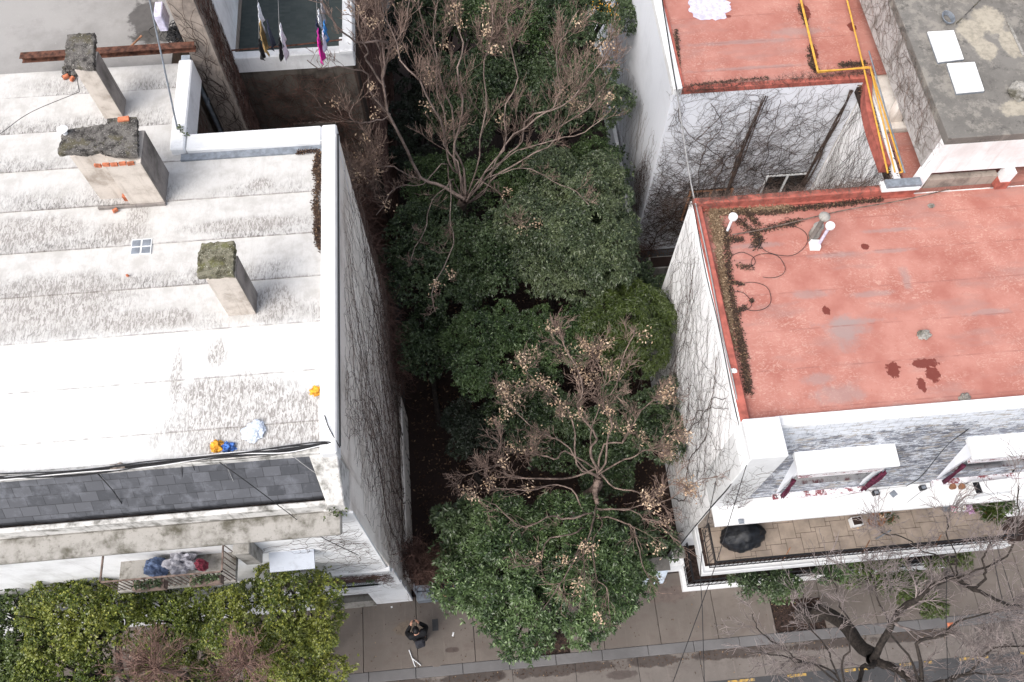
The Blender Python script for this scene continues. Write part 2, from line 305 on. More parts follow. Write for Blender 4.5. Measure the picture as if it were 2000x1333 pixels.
# ---------------------------------------------------------------- mesh helpers
class MB:
    def __init__(s): s.v = []; s.f = []
    def poly(s, pts): n = len(s.v); s.v += [tuple(p) for p in pts]; s.f.append(tuple(range(n, n+len(pts)))); return s
    def box(s, x0, x1, y0, y1, z0, z1):
        if x0 > x1: x0, x1 = x1, x0
        if y0 > y1: y0, y1 = y1, y0
        return s.hexa([(x0, y0, z0), (x1, y0, z0), (x1, y1, z0), (x0, y1, z0), (x0, y0, z1), (x1, y0, z1), (x1, y1, z1), (x0, y1, z1)])
    def hexa(s, p):
        n = len(s.v); s.v += [tuple(q) for q in p]
        s.f += [tuple(n+i for i in q) for q in ((3, 2, 1, 0), (4, 5, 6, 7), (0, 1, 5, 4), (1, 2, 6, 5), (2, 3, 7, 6), (3, 0, 4, 7))]; return s
    def obox(s, c, size, rz=0, tilt=0, top=1.):
        """box centred at c (bottom), rotated about z"""
        cs, sn = math.cos(rz), math.sin(rz); a, b, h = size[0]/2, size[1]/2, size[2]; P = []
        for z, k in ((0, 1.), (h, top)):
            for x, y in ((-a, -b), (a, -b), (a, b), (-a, b)):
                x *= k; y *= k; P.append((c[0]+x*cs-y*sn, c[1]+x*sn+y*cs, c[2]+z+tilt*x))
        return s.hexa(P)
    def prism(s, prof, x0, x1):
        """profile in (y,z), extruded along x"""
        n = len(s.v); k = len(prof)
        s.v += [(x0, y, z) for y, z in prof] + [(x1, y, z) for y, z in prof]
        s.f.append(tuple(n+i for i in range(k))[::-1]); s.f.append(tuple(n+k+i for i in range(k)))
        for i in range(k): j = (i+1) % k; s.f.append((n+i, n+j, n+k+j, n+k+i))
        return s
    def lathe(s, c, prof, seg=16, axis='z'):
        n = len(s.v)
        for r, h in prof:
            for i in range(seg):
                a = 2*math.pi*i/seg; s.v.append((c[0]+r*math.cos(a), c[1]+r*math.sin(a), c[2]+h))
        for j in range(len(prof)-1):
            for i in range(seg):
                k = (i+1) % seg; s.f.append((n+j*seg+i, n+j*seg+k, n+(j+1)*seg+k, n+(j+1)*seg+i))
        s.f.append(tuple(n+i for i in range(seg))[::-1]); s.f.append(tuple(n+(len(prof)-1)*seg+i for i in range(seg))); return s
    def build(s, name, mat, parent=None, bevel=0, smooth=False, **kw):
        me = bpy.data.meshes.new(name); me.from_pydata(s.v, [], s.f); me.validate(); me.update()
        me.materials.append(M[mat]); o = bpy.data.objects.new(name, me); COL.objects.link(o)
        if smooth: me.polygons.foreach_set('use_smooth', [True]*len(me.polygons))
        if bevel:
            b = o.modifiers.new('edge', 'BEVEL'); b.width = bevel; b.segments = 1; b.limit_method = 'ANGLE'
        return fin(o, parent, **kw)
def fin(o, parent=None, **kw):
    if parent:
        o.parent = parent; o.matrix_parent_inverse = parent.matrix_basis.inverted() if False else Matrix.Translation(-Vector(parent.location))
    for k, v in kw.items(): o[k] = v
    return o
def thing(name, label, cat, loc, group=None):
    o = bpy.data.objects.new(name, None); COL.objects.link(o); o.location = tuple(float(v) for v in loc); o.empty_display_size = .2
    o['label'] = label; o['category'] = cat
    if group: o['group'] = group
    return o
def T(label, cat, group=None):
    d = dict(label=label, category=cat)
    if group: d['group'] = group
    return d

def fastmesh(name, V, Fq, mat, parent=None, smooth=False, **kw):
    me = bpy.data.meshes.new(name); V = np.asarray(V, np.float32); Fq = np.asarray(Fq, np.int32); k = Fq.shape[1]
    me.vertices.add(len(V)); me.vertices.foreach_set('co', V.ravel())
    me.loops.add(Fq.size); me.loops.foreach_set('vertex_index', Fq.ravel())
    me.polygons.add(len(Fq)); me.polygons.foreach_set('loop_start', np.arange(0, Fq.size, k, dtype=np.int32))
    me.polygons.foreach_set('loop_total', np.full(len(Fq), k, np.int32))
    if smooth: me.polygons.foreach_set('use_smooth', np.ones(len(Fq), bool))
    me.update(calc_edges=True); me.materials.append(M[mat])
    o = bpy.data.objects.new(name, me); COL.objects.link(o); return fin(o, parent, **kw)

class Tubes:
    def __init__(s): s.L = {}
    def add(s, pts, r0, r1=None):
        pts = np.asarray(pts, float); n = len(pts)
        r = np.linspace(r0, r0 if r1 is None else r1, n) if np.isscalar(r0) else np.asarray(r0)
        s.L.setdefault(n, []).append((pts, r)); return s
    def build(s, name, mat, parent=None, sides=4, **kw):
        VV, FF, off = [], [], 0
        for n, lst in s.L.items():
            P = np.stack([a for a, _ in lst]); Rr = np.stack([b for _, b in lst]); m = len(P)
            t = np.gradient(P, axis=1); t /= np.linalg.norm(t, axis=2, keepdims=True)+1e-9
            ref = np.zeros_like(t); main = t.mean(1); ax_ = np.abs(main).argmin(1); ref[np.arange(m), :, ax_] = 1
            a = np.cross(t, ref); a /= np.linalg.norm(a, axis=2, keepdims=True)+1e-9; b = np.cross(t, a)
            ang = np.arange(sides)*2*np.pi/sides
            ring = P[:, :, None, :] + Rr[:, :, None, None]*(a[:, :, None, :]*np.cos(ang)[None, None, :, None]+b[:, :, None, :]*np.sin(ang)[None, None, :, None])
            VV.append(ring.reshape(-1, 3))
            i = np.arange(m)[:, None, None]*n*sides; j = np.arange(n-1)[None, :, None]*sides; k = np.arange(sides)[None, None, :]; k2 = (k+1) % sides
            f = np.stack(np.broadcast_arrays(i+j+k, i+j+k2, i+j+sides+k2, i+j+sides+k), -1).reshape(-1, 4)+off
            FF.append(f); off += m*n*sides
        return fastmesh(name, np.concatenate(VV), np.concatenate(FF), mat, parent, smooth=True, **kw)

def smooth_path(pts, n):
    pts = np.asarray(pts, float); d = np.r_[0, np.cumsum(np.linalg.norm(np.diff(pts, axis=0), axis=1))]
    if len(pts) > 2:   # Catmull-Rom
        out = []; P = np.vstack([2*pts[0]-pts[1], pts, 2*pts[-1]-pts[-2]])
        for u in np.linspace(0, len(pts)-1-1e-6, n):
            i = int(u); f = u-i; p0, p1, p2, p3 = P[i:i+4]
            out.append(.5*((2*p1)+(p2-p0)*f+(2*p0-5*p1+4*p2-p3)*f*f+(3*p1-p0-3*p2+p3)*f**3))
        return np.array(out)
    return np.array([pts[0]+(pts[1]-pts[0])*u for u in np.linspace(0, 1, n)])
def unit(v): v = np.asarray(v, float); return v/(np.linalg.norm(v, axis=-1, keepdims=True)+1e-9)

def leaf_quads(base, dirs, L, W, bend=.25):
    """diamond leaves from base points along dirs"""
    n = len(base); L = L*rng.uniform(.7, 1.25, (n, 1)); W = W*rng.uniform(.75, 1.2, (n, 1))
    side = unit(np.cross(dirs, unit(rng.normal(size=(n, 3))*.6+np.array([0, 0, 1]))))
    nrm = np.cross(side, dirs)
    mid = base+dirs*L*.5+nrm*L*.07*np.sign(nrm[:, 2:3]+1e-6); tip = base+dirs*L-np.array([0, 0, 1])*L*bend*rng.uniform(.3, 1.3, (n, 1))
    V = np.stack([base, mid+side*W/2, tip, mid-side*W/2], 1).reshape(-1, 3)
    return V, np.arange(4*n).reshape(-1, 4)
def rosettes(name, C, N, k, L, W, mat, parent=None, spread=1.0, bend=.25, **kw):
    n = len(C); C = np.repeat(C, k, 0); N = np.repeat(N, k, 0)
    a = np.tile(np.arange(k)*2*np.pi/k, n)+np.repeat(rng.uniform(0, 6.3, n), k)+rng.normal(0, .25, n*k)
    r = unit(np.cross(N, np.array([.31, .2, .93]))); s_ = np.cross(N, r)
    th = spread*rng.uniform(.55, 1.25, n*k)
    d = unit(N*np.cos(th)[:, None]+(r*np.cos(a)[:, None]+s_*np.sin(a)[:, None])*np.sin(th)[:, None])
    V, Fq = leaf_quads(C+rng.normal(0, L*.12, C.shape), d, L, W, bend)
    return fastmesh(name, V, Fq, mat, parent, **kw)

def crown_points(c, rad, nsub, dens, sub=(.28, .45), zmin=-.35, seed=0, flat=1., hole_t=-1.15):
    g = np.random.default_rng(seed); c = np.asarray(c, float); rad = np.asarray(rad, float)
    d = unit(g.normal(size=(nsub, 3))); d[:, 2] = np.where(d[:, 2] < zmin, -d[:, 2]*.5, d[:, 2]); d = unit(d)
    sc_ = g.uniform(.5, 1.08, (nsub, 1)); cs = c+d*rad*sc_*.9; rs = rad.mean()*g.uniform(sub[0]*.62, sub[1]*.85, nsub)
    cs = np.vstack([cs, c[None]]); rs = np.r_[rs, rad.min()*.55]
    P, N = [], []
    for i, (q, r) in enumerate(zip(cs, rs)):
        m = int(dens*4*np.pi*r*r)
        e = unit(g.normal(size=(m, 3))+np.array([0, 0, .35])); rrr = r*g.uniform(.72, 1.12, (m, 1))*np.where(g.random((m, 1)) < .12, g.uniform(1.05, 1.38, (m, 1)), 1)
        p = q+e*rrr*np.array([1, 1, .85*flat]); keep = np.ones(m, bool)
        for j, (q2, r2) in enumerate(zip(cs, rs)):
            if j != i: keep &= np.linalg.norm((p-q2)/np.array([1, 1, .85*flat]), axis=1) > r2*.72
        keep &= e[:, 2] > -.55
        hole = np.sin(p[:, 0]*7.3+1.7*np.sin(p[:, 1]*5.1)+seed)+np.sin(p[:, 1]*6.7+1.3*np.sin(p[:, 2]*6.1))+np.sin(p[:, 2]*7.9+1.9*np.sin(p[:, 0]*4.3))
        keep &= hole+g.normal(0, .35, m) > hole_t
        P.append(p[keep]); N.append(unit(e[keep]+np.array([0, 0, .45])))
    return np.vstack(P), np.vstack(N), cs, rs

def limbs_to(tb, base, cs, rs, r=.12, seed=0):
    g = np.random.default_rng(seed); top = cs[-1]
    fork = base+(top-base)*np.array([.85, .85, .55]); tb.add(smooth_path([base, (base+fork)/2+g.normal(0, .08, 3), fork], 7), r, r*.7)
    for q in cs[:-1][::2]:
        m = (fork+q)/2+g.normal(0, .12, 3); tb.add(smooth_path([fork, m, q+(q-m)*.25], 6), r*.45, r*.1)

def leafy_tree(name, label, cat, px, py, z, rpx, base, leaf, nsub=26, dens=42, k=7, L=.14, W=.05, group=None, hz=.75, spread=1.05, seed=1, ry=None, trunk='bark_dark', sub=(.28, .45), bend=.25, hole_t=-1.5):
    c = at(px, py, z); s = ppm(c); rx = rpx/s; ry_ = (ry or rpx)/s
    o = thing(name, label, cat, (base[0], base[1], 0), group)
    P, N, cs, rs = crown_points(c, (rx, ry_, min(rx, ry_)*hz), nsub, dens, seed=seed, sub=sub, hole_t=hole_t)
    tb = Tubes(); limbs_to(tb, np.array([base[0], base[1], 0.]), cs, rs, .09+.02*rx, seed); tb.build('trunk', trunk, o, 6)
    rosettes('crown', P, N, k, L, W, leaf, o, spread, bend)
    return o, P

# bare branches
def twigs_from(tb, path, r, level, g, length, n, up=.35, out=None, tips=None, wig=.18, minr=.005, lean=None):
    """side shoots along a path, recursive"""
    m = len(path)
    for i in range(n):
        u = g.uniform(.22, 1.)*(m-1); a = int(min(u, m-2)); f = u-a
        p = path[a]*(1-f)+path[a+1]*f; t = unit(path[a+1]-path[a])
        d = unit(t+unit(g.normal(size=3))*g.uniform(.5, .95)+np.array([0, 0, up])+(0 if lean is None else lean))
        l = length*g.uniform(.5, 1.15)*(1.1-.45*u/m)
        q = [p]; dd = d
        for _ in range(4):
            dd = unit(dd+g.normal(0, wig, 3)+np.array([0, 0, up*.25])); q.append(q[-1]+dd*l/4)
        q = np.array(q); rr0 = max(minr, r*(1-.5*u/m)*.5)
        tb.add(q, rr0, max(minr*.7, rr0*.4))
        if level > 0: twigs_from(tb, q, rr0, level-1, g, length*.55, max(2, int(n*.6)), up, out, tips, wig, minr, lean)
        elif tips is not None: tips.append(q[-1])
def seeds(name, tips, g, frac, parent, n=14, spread=.10, L=.06, W=.03, mat='seed', **kw):
    tips = np.array(tips); tips = tips[g.random(len(tips)) < frac]
    C = np.repeat(tips, n, 0)+g.normal(0, spread, (len(tips)*n, 3))*np.array([1, 1, .8])
    d = unit(g.normal(size=C.shape)+np.array([0, 0, -.7])); V, Fq = leaf_quads(C, d, L, W, .1)
    return fastmesh(name, V, Fq, mat, parent, **kw)

# climbing vines on a wall plane
def vines(name, label, O, u, v, Wd, Ht, n, steps=26, step=.13, ang=(90, 25), wig=.3, r=(.004, .011), off=.02, mask=None, roots='bottom', mat='vine', seed=3, branch=.5, sides=3, loc=None):
    g = np.random.default_rng(seed); O = np.array(O, float); u = unit(u); v = unit(v); nn = np.cross(u, v)
    if nn@(CC-O) < 0: nn = -nn
    tb = Tubes(); starts = []
    for i in range(n):
        if roots == 'bottom': s, t = g.uniform(0, Wd), g.uniform(0, Ht)*g.random()**.6
        elif callable(roots): s, t = roots(g)
        else: s, t = g.uniform(0, Wd), g.uniform(0, Ht)
        starts.append((s, t, math.radians(g.normal(*ang)), g.uniform(*r), steps))
    while starts and len(tb.L) < 999 and sum(len(q) for q in tb.L.values()) < 4*n+40:
        s, t, a, rad, st = starts.pop(0); pts = []
        for k in range(st):
            if not (0 <= s <= Wd and 0 <= t <= Ht) or (mask and not mask(s, t, g)): break
            pts.append(O+u*s+v*t+nn*(off+rad+.012*math.sin(k*1.7+s*9)))
            a += g.normal(0, wig); a += (math.radians(ang[0])-a)*.06
            s += math.cos(a)*step; t += math.sin(a)*step
            if rad > .005 and g.random() < branch/st*3: starts.append((s, t, a+g.choice([-1, 1])*g.uniform(.5, 1.2), rad*.7, int(st*.6)))
        if len(pts) >= 4: tb.add(np.array(pts), rad, rad*.55)
    lo = loc if loc is not None else O
    return tb.build(name, mat, None, sides, **T(label, 'vine'))

def scatter(name, pts, L, W, mat, lift=.01, parent=None, updir=.25, **kw):
    pts = np.asarray(pts, float); d = unit(rng.normal(size=pts.shape)*np.array([1, 1, updir]))
    V, Fq = leaf_quads(pts+np.array([0, 0, lift]), d, L, W, 0.); return fastmesh(name, V, Fq, mat, parent, **kw)
def cloud(poly, z, n, width, g=rng):
    """points scattered round a ground polyline given in photo pixels"""
    P = smooth_path([at(x, y, z) for x, y in poly], 60); i = g.integers(0, 60, n); p = P[i]+g.normal(0, 1, (n, 3))*np.array([width, width, 0])
    p[:, 2] = z+np.abs(g.normal(0, .012, n)); return p

# ================================================================ SETTING
def struct(o): o['kind'] = 'structure'; return o
struct(MB().box(-60, 60, -30, 90, -.6, -.135).build('ground', 'asphalt'))
struct(MB().box(-40, 40, -25, 1.47, -.14, -.122).build('road', 'asphalt'))
m = MB(); x = -20.13
while x < 24: m.box(x+.006, x+1.86, 1.475, 2.33, -.2, -.105+.002*math.sin(x*3)); x += 1.87
struct(m.build('gutter_strip', 'gutter'))
m = MB(); x = -20.4
while x < 24: m.box(x+.005, x+1.38, 2.335, 2.63, -.2, .0); x += 1.385
struct(m.build('kerb', 'kerb', bevel=.015))
# pavement slabs, joints where the photograph has them; three square tree pits left open
pits = [(8.47, 10.02, 2.64, 3.57), (1.05, 2.2, 2.64, 3.35)]
js = [-20, -18.4, -16.8, -15.2, -13.6, -12, -10.4, -8.8, -7.2, -5.55, -3.93, -2.32, -.62, 1.05, 2.2, 3.25, 4.95, 6.7, 8.47, 10.02, 11.6, 13.2, 14.8, 16.4, 18, 19.6, 21.2]
m = MB()
for a, b in zip(js[:-1], js[1:]):
    y0 = 2.635
    for p in pits:
        if abs(a-p[0]) < .01: y0 = p[3]
    m.box(a+.008, b-.008, y0, 4.66, -.2, .002*math.sin(a*7))
struct(m.build('pavement', 'walk', bevel=.006))
struct(MB().box(-2.4, 6.0, 4.67, 34, -.2, .0).box(6, 22, 4.67, 34, -.2, -.003).build('garden_ground', 'litter'))
struct(MB().box(8.4, 10.1, 2.62, 3.6, -.2, -.07).box(1.0, 2.25, 2.62, 3.4, -.2, -.07).build('tree_pit_soil', 'soil'))
# yellow kerb-side dashes
for k, (a, b, s_) in enumerate([(1421, 1474, 1328), (1537, 1574, 1316), (1648, 1670, 1304), (1676, 1697, 1302), (1756, 1780, 1293), (1803, 1818, 1287), (1872, 1900, 1283), (1906, 1928, 1279), (1990, 2040, 1266)]):
    p = at(a, s_+1, -.12); q = at(b, s_-2, -.12)
    struct(MB().box(p[0], q[0], 1.37, 1.45, -.121, -.117).build('yellow_road_marking', 'yellow_worn'))
scatter('fallen_leaves', np.c_[rng.uniform(-2.2, 5.9, 9000), rng.uniform(4.9, 20, 9000), rng.uniform(0, .05, 9000)], .10, .05, 'deadleaf', kind='stuff')
scatter('pavement_litter', np.r_[np.c_[rng.uniform(-6, 14, 260), rng.uniform(2.7, 4.5, 260), np.zeros(260)], np.c_[rng.uniform(-3, 14, 500), rng.uniform(2.05, 2.33, 500), np.full(500, -.1)], np.c_[rng.uniform(5, 14, 160), rng.uniform(-.5, 2.2, 160), np.full(160, -.1)],
        np.c_[rng.uniform(8.5, 10, 150), rng.uniform(2.7, 3.5, 150), np.full(150, -.06)], np.c_[rng.uniform(1.1, 2.2, 120), rng.uniform(2.7, 3.3, 120), np.full(120, -.06)]], .05, .03, 'deadleaf', kind='stuff')

# ================================================================ LEFT WHITE BUILDING
ZL = 11.8; XL = -2.64
lb = thing('white_roof_building', 'tall building with the stained white roof, left of the garden', 'building', (-7, 8, 0))
m = MB()
m.hexa([(-22, 4.65, -.2), (-2.44, 4.65, -.2), (-2.56, 13.0, -.2), (-22, 13.0, -.2), (-22, 4.65, 10.3), (XL, 4.65, 10.3), (XL, 12.95, 10.3), (-22, 12.95, 10.3)])
wl = m.build('party_wall', 'beige_party', lb)
MB().hexa([(-22, 5.46, 10.3), (XL, 5.46, 10.3), (XL, 12.95, 10.3), (-22, 12.95, 10.3), (-22, 5.46, ZL-.05), (XL, 5.46, ZL-.05), (XL, 12.95, ZL-.05), (-22, 12.95, ZL-.05)]).build('upper_wall', 'beige_party', lb)
# roof in overlapping membrane strips
m = MB(); y = 5.48; ys = [5.48]+[SEAM0+i*SEAMW for i in range(12) if 5.6 < SEAM0+i*SEAMW < 15.2]+[15.2]
for i, (a, b) in enumerate(zip(ys[:-1], ys[1:])):
    xr = -2.93 if b < 12.9 else (-6.22 if a > 12 else -2.93)
    if a < 12.6 < b:
        m.hexa([(-22, a, ZL-.2), (-2.93, a, ZL-.2), (-2.93, 12.6, ZL-.2), (-22, 12.6, ZL-.2), (-22, a, ZL+.022), (-2.93, a, ZL+.022), (-2.93, 12.6, ZL+.002), (-22, 12.6, ZL+.002)])
        m.box(-22, -6.22, 12.602, b, ZL-.2, ZL)
    else:
        m.hexa([(-22, a, ZL-.2), (xr, a, ZL-.2), (xr, b-.002, ZL-.2), (-22, b-.002, ZL-.2), (-22, a, ZL+.024), (xr, a, ZL+.024), (xr, b-.002, ZL), (-22, b-.002, ZL)])
rf = m.build('roof', 'roof', lb)
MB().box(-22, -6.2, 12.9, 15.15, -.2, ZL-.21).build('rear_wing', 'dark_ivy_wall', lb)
m = MB(); m.hexa([(-2.94, 5.3, ZL-.3), (XL+.02, 5.3, ZL-.3), (XL+.02, 12.97, ZL-.3), (-2.94, 12.97, ZL-.3), (-2.94, 5.3, ZL+.16), (XL+.02, 5.3, ZL+.16), (XL+.02, 12.97, ZL+.16), (-2.94, 12.97, ZL+.16)])
m.build('side_parapet', 'white', lb, bevel=.03)
MB().box(-5.9, -2.945, 12.5, 12.96, ZL-.3, ZL+.17).build('rear_parapet', 'white', lb, bevel=.04)
p1, p2 = at(335, 322, ZL+.03), at(628, 285, ZL+.03)
MB().box(-6.02, -2.96, 12.32, 12.497, ZL-.1, ZL+.05).build('drain_channel', 'steel', lb)
MB().box(-6.22, -5.905, 12.5, 15.1, ZL-.5, ZL+.22).build('well_parapet', 'white_dirty', lb, bevel=.03)
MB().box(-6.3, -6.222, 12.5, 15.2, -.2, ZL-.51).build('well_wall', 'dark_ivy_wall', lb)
# front: slate mansard, gutter and stained cornice
m = MB(); m.hexa([(-22, 4.8, 10.72), (-3.02, 4.8, 10.72), (-3.10, 5.38, 10.72), (-22, 5.38, 10.72), (-22, 4.82, 10.9), (-2.98, 4.82, 10.9), (-3.18, 5.36, ZL-.12), (-22, 5.36, ZL-.12)])
m.build('slate_mansard', 'slate', lb)
MB().box(-22, -2.95, 5.36, 5.478, ZL-.5, ZL+.05).build('front_lip', 'lip', lb, bevel=.02)
MB().hexa([(-3.17, 4.6, 10.4), (XL-.01, 4.6, 10.4), (XL-.01, 5.46, 10.4), (-3.17, 5.355, 10.4), (-2.97, 4.6, 10.95), (XL-.01, 4.6, 10.95), (XL-.01, 5.36, ZL-.02), (-3.17, 5.355, ZL-.02)]).build('mansard_coping', 'lip', lb, bevel=.02)
MB().box(-22, -2.98, 4.62, 4.72, 10.3, 10.95).build('gutter_parapet', 'lip', lb, bevel=.02)
MB().box(-22, -2.98, 4.722, 4.80, 10.3, 10.74).build('gutter', 'soil', lb)
MB().box(-22, -9.35, 4.60, 4.618, 10.75, 10.96).build('white_sheet', 'white', lb)
MB().hexa([(-22, 4.18, 10.30), (-2.80, 4.18, 10.30), (-2.80, 4.645, 10.30), (-22, 4.645, 10.30), (-22, 4.16, 10.46), (-2.79, 4.16, 10.46), (-2.79, 4.615, 10.56), (-22, 4.615, 10.56)]).build('cornice', 'cornice', lb, bevel=.03)
MB().box(-22, -2.60, 4.60, 4.648, 4.9, 10.28).build('facade', 'white_dirty', lb)
MB().box(-22, -2.52, 4.52, 4.648, 4.55, 4.88).build('string_course', 'white_dirty', lb, bevel=.02)
m = MB()   # lower facade with window slot and garage opening
for a in ((-22, -2.47, 4.57, 4.648, 3.95, 4.54), (-22, -4.35, 4.57, 4.648, 2.95, 3.95), (-3.05, -2.46, 4.57, 4.648, 2.95, 3.95), (-22, -2.43, 4.55, 4.648, 1.9, 2.95), (-3.5, -2.41, 4.55, 4.648, -.1, 1.9), (-22, -5.3, 4.55, 4.648, -.1, 1.9)): m.box(*a)
m.build('lower_facade', 'white_dirty', lb)
wn = MB().box(-4.35, -3.05, 4.6495, 4.655, 2.95, 3.95).build('window', 'glass', lb)
m = MB()
for i in range(27): m.box(-4.33+i*.048, -4.315+i*.048, 4.60, 4.612, 2.97, 3.93)
m.build('window_mesh', 'steel', wn); MB().box(-4.4, -3.0, 4.48, 4.6, 2.88, 2.95).build('sill', 'white_dirty', wn)
MB().box(-5.3, -3.5, 4.6495, 4.655, .1, 1.9).build('garage_opening', 'glass', lb)
MB().box(-5.3, -3.5, 4.50, 4.66, -.02, .11).build('threshold', 'cornice', lb)
MB().box(-2.44, -2.34, 4.9, 10.5, -.1, 1.9).build('plinth_wall', 'beige_party', lb, bevel=.02)
# balcony of the upper storey
bal = MB().box(-8.0, -5.5, 3.95, 4.6, 7.85, 8.0).build('balcony', 'cornice', lb)
m = MB(); m.box(-8, -5.5, 3.97, 4.0, 8.92, 8.96).box(-5.53, -5.5, 3.97, 4.6, 8.92, 8.96).box(-8, -7.97, 3.97, 4.6, 8.92, 8.96)
for i in range(22): m.box(-7.98+i*.118, -7.96+i*.118, 3.975, 3.99, 8, 8.92)
for i in range(5): m.box(-5.52, -5.505, 4.05+i*.12, 4.065+i*.12, 8, 8.92)
m.build('railing', 'vine_light', bal)
MB().box(-5.3, -4.95, 4.3, 4.6, 7.9, 9.0).build('balcony_pier', 'cornice', lb, bevel=.02)
MB().hexa([(-4.9, 4.2, 7.4), (-3.9, 4.2, 7.4), (-3.9, 4.6, 7.5), (-4.9, 4.6, 7.5), (-4.9, 4.2, 7.45), (-3.9, 4.2, 7.45), (-3.9, 4.6, 7.6), (-4.9, 4.6, 7.6)]).build('awning', 'awning', lb)
# chimneys on the roof
def chim(cx, cy, sx, sy, h, rz, capmat, ov=.07, capt=.12):
    body = MB().obox((cx, cy, ZL-.05), (sx, sy, h), rz).build('chimney', 'plaster', rf, bevel=.015)
    cs, sn = math.cos(rz), math.sin(rz)
    return body
def chimney(px, py, pxr, h, x0, x1, y0, y1):
    pass
CAPS = []
zb = ZL+.01; zt = ZL+1.45
a, b = at(447, 618, zb), at(500, 611, zb)
ch = MB().box(a[0], b[0], a[1], a[1]+.48, zb-.1, zt).build('chimney', 'plaster', lb)
MB().box(b[0]+.002, b[0]+.012, a[1]+.004, a[1]+.484, zb-.05, zt-.01).build('chimney_side_soot_shade', 'chim_dark', ch)  # dark sheet: soot plus painted shade on the side turned from the sun
CAPS.append(('cap_moss', ch, [(384, 539), (455, 536), (457, 470), (394, 474), (386, 500)], zt, zt+.13))
a, b = at(197, 392, zb), at(323, 397, zb); mx_ = at(258, 395, zb)
ch = MB().box(a[0], mx_[0], a[1]+.02, a[1]+.5, zb-.1, zt+.02).box(mx_[0]+.001, b[0], a[1]-.20, a[1]+.62, zb-.1, zt-.05).build('chimney', 'plaster', lb)
MB().box(b[0]+.002, b[0]+.012, a[1]-.195, a[1]+.615, zb-.05, zt-.06).build('chimney_side_soot_shade', 'chim_dark', ch)  # grime and painted shade on the right side
CAPS.append(('cap', ch, [(112, 300), (135, 297), (165, 299), (190, 293), (207, 299), (240, 303), (268, 301), (266, 228), (210, 231), (207, 242), (121, 253)], zt+.03, zt+.14))
m = MB()
for i in range(5): m.obox((mx_[0]-.12+i*.16, a[1]-.20+.01*(i % 2), zt-.08), (.13, .05, .07), .06*(i-2))
m.build('exposed_bricks', 'brick', ch)
MB().box(a[0]-.01, b[0]+.02, a[1]-.25, a[1]-.205, zb-.01, zb+.07).build('chimney_footing', 'chim_dark', ch)
a3, b3 = at(205, 232, zb), at(240, 228, zb)
ch = MB().box(a3[0], b3[0]+.01, a3[1], a3[1]+.5, zb-.1, zt+.05).build('chimney', 'plaster', lb)
MB().box(b3[0]+.012, b3[0]+.022, a3[1]+.004, a3[1]+.504, zb-.05, zt+.04).build('chimney_side_soot_shade', 'chim_dark', ch)  # right side darkened by colour, for soot and shade
CAPS.append(('cap', ch, [(124, 126), (182, 132), (184, 63), (130, 67)], zt+.05, zt+.17))

def rough_slab(name, pts, z0, z1, mat, par, jit=.02, seed=0, **kw):
    g = np.random.default_rng(seed); pts = [at(x, y, z1)[:2] for x, y in pts]; P = []
    for a_, b_ in zip(pts, pts[1:]+pts[:1]):
        n = max(2, int(np.linalg.norm(b_-a_)/.05))
        for i in range(n): P.append(a_+(b_-a_)*i/n+g.normal(0, jit, 2)*(.3 if i == 0 else 1))
    n = len(P); m = MB(); m.v = [(p[0], p[1], z0+g.normal(0, .008)) for p in P]+[(p[0], p[1], z1-.012+g.normal(0, .006)) for p in P]; c_ = np.mean(P, 0)
    m.v += [(p[0]+(c_[0]-p[0])*.06, p[1]+(c_[1]-p[1])*.06, z1+g.normal(0, .004)) for p in P]
    m.f = [tuple(range(n))[::-1], tuple(range(2*n, 3*n))]+[(i, (i+1) % n, n+(i+1) % n, n+i) for i in range(n)]+[(n+i, n+(i+1) % n, 2*n+(i+1) % n, 2*n+i) for i in range(n)]
    return m.build(name, mat, par, **kw)
for i_, (mt_, pr_, pl_, za_, zb_) in enumerate(CAPS): rough_slab('chimney_cap', pl_, za_, zb_, mt_, pr_, .012, i_)
# things on the white roof
def lathe_thing(name, label, cat, p, prof, mat, seg=14, group=None): return MB().lathe(p, prof, seg).build(name, mat, None, smooth=False, **T(label, cat, group))
p = at(128, 262, zt+.13); o = thing('flue_cap', 'small pale pipe cap on the corner of the wide chimney', 'vent', p)
MB().lathe(p, [(.05, 0), (.05, .12)], 10).build('pipe', 'white_dirty', o); MB().lathe(p+np.array([0, 0, .12]), [(.10, 0), (.11, .02), (.03, .06)], 14).build('cap', 'white_dirty', o)
p = at(243, 236, zt+.11); MB().obox(p, (.22, .11, .07), .1).build('loose_brick', 'brick', None, .006, **T('whole orange brick lying on the wide chimney cap', 'brick', 'loose bricks on the white roof'))
for (x, y, l, rz, lab) in [(226, 413, .12, .5, 'small broken brick on white roof below the wide chimney'), (130, 152, .16, .4, 'broken brick left of the rear chimney, at the dark rubble'), (142, 156, .13, 1.1, 'short brick piece beside another, left of the rear chimney'), (357, 276, .14, .2, 'brick lump at the foot of the thin pole'), (250, 540, .06, 0, 'tiny rusty chip on a seam left of the mossy chimney')]:
    p = at(x, y, ZL+.03); MB().obox(p, (l, l*.6, .07), rz, .1, .85).build('broken_brick', 'brick', None, .008, **T(lab, 'brick', 'loose bricks on the white roof'))
p = at(258, 390, ZL+.03); MB().obox(p, (.30, .09, .16), -.05).build('hollow_brick', 'brick', None, .006, **T('hollow pink brick leaning at the foot of the wide chimney', 'brick', 'loose bricks on the white roof'))
m = MB(); g = np.random.default_rng(5)
for i in range(16):
    q = at(135+g.normal(0, 9), 143+g.normal(0, 6), ZL+.03); m.obox(q, (.10*g.random()+.03, .06, .05), g.random()*3, .2, .8)
m.build('rubble_pile', 'cap', None, **T('dark rubble heap beside the rear narrow chimney', 'rubble'))
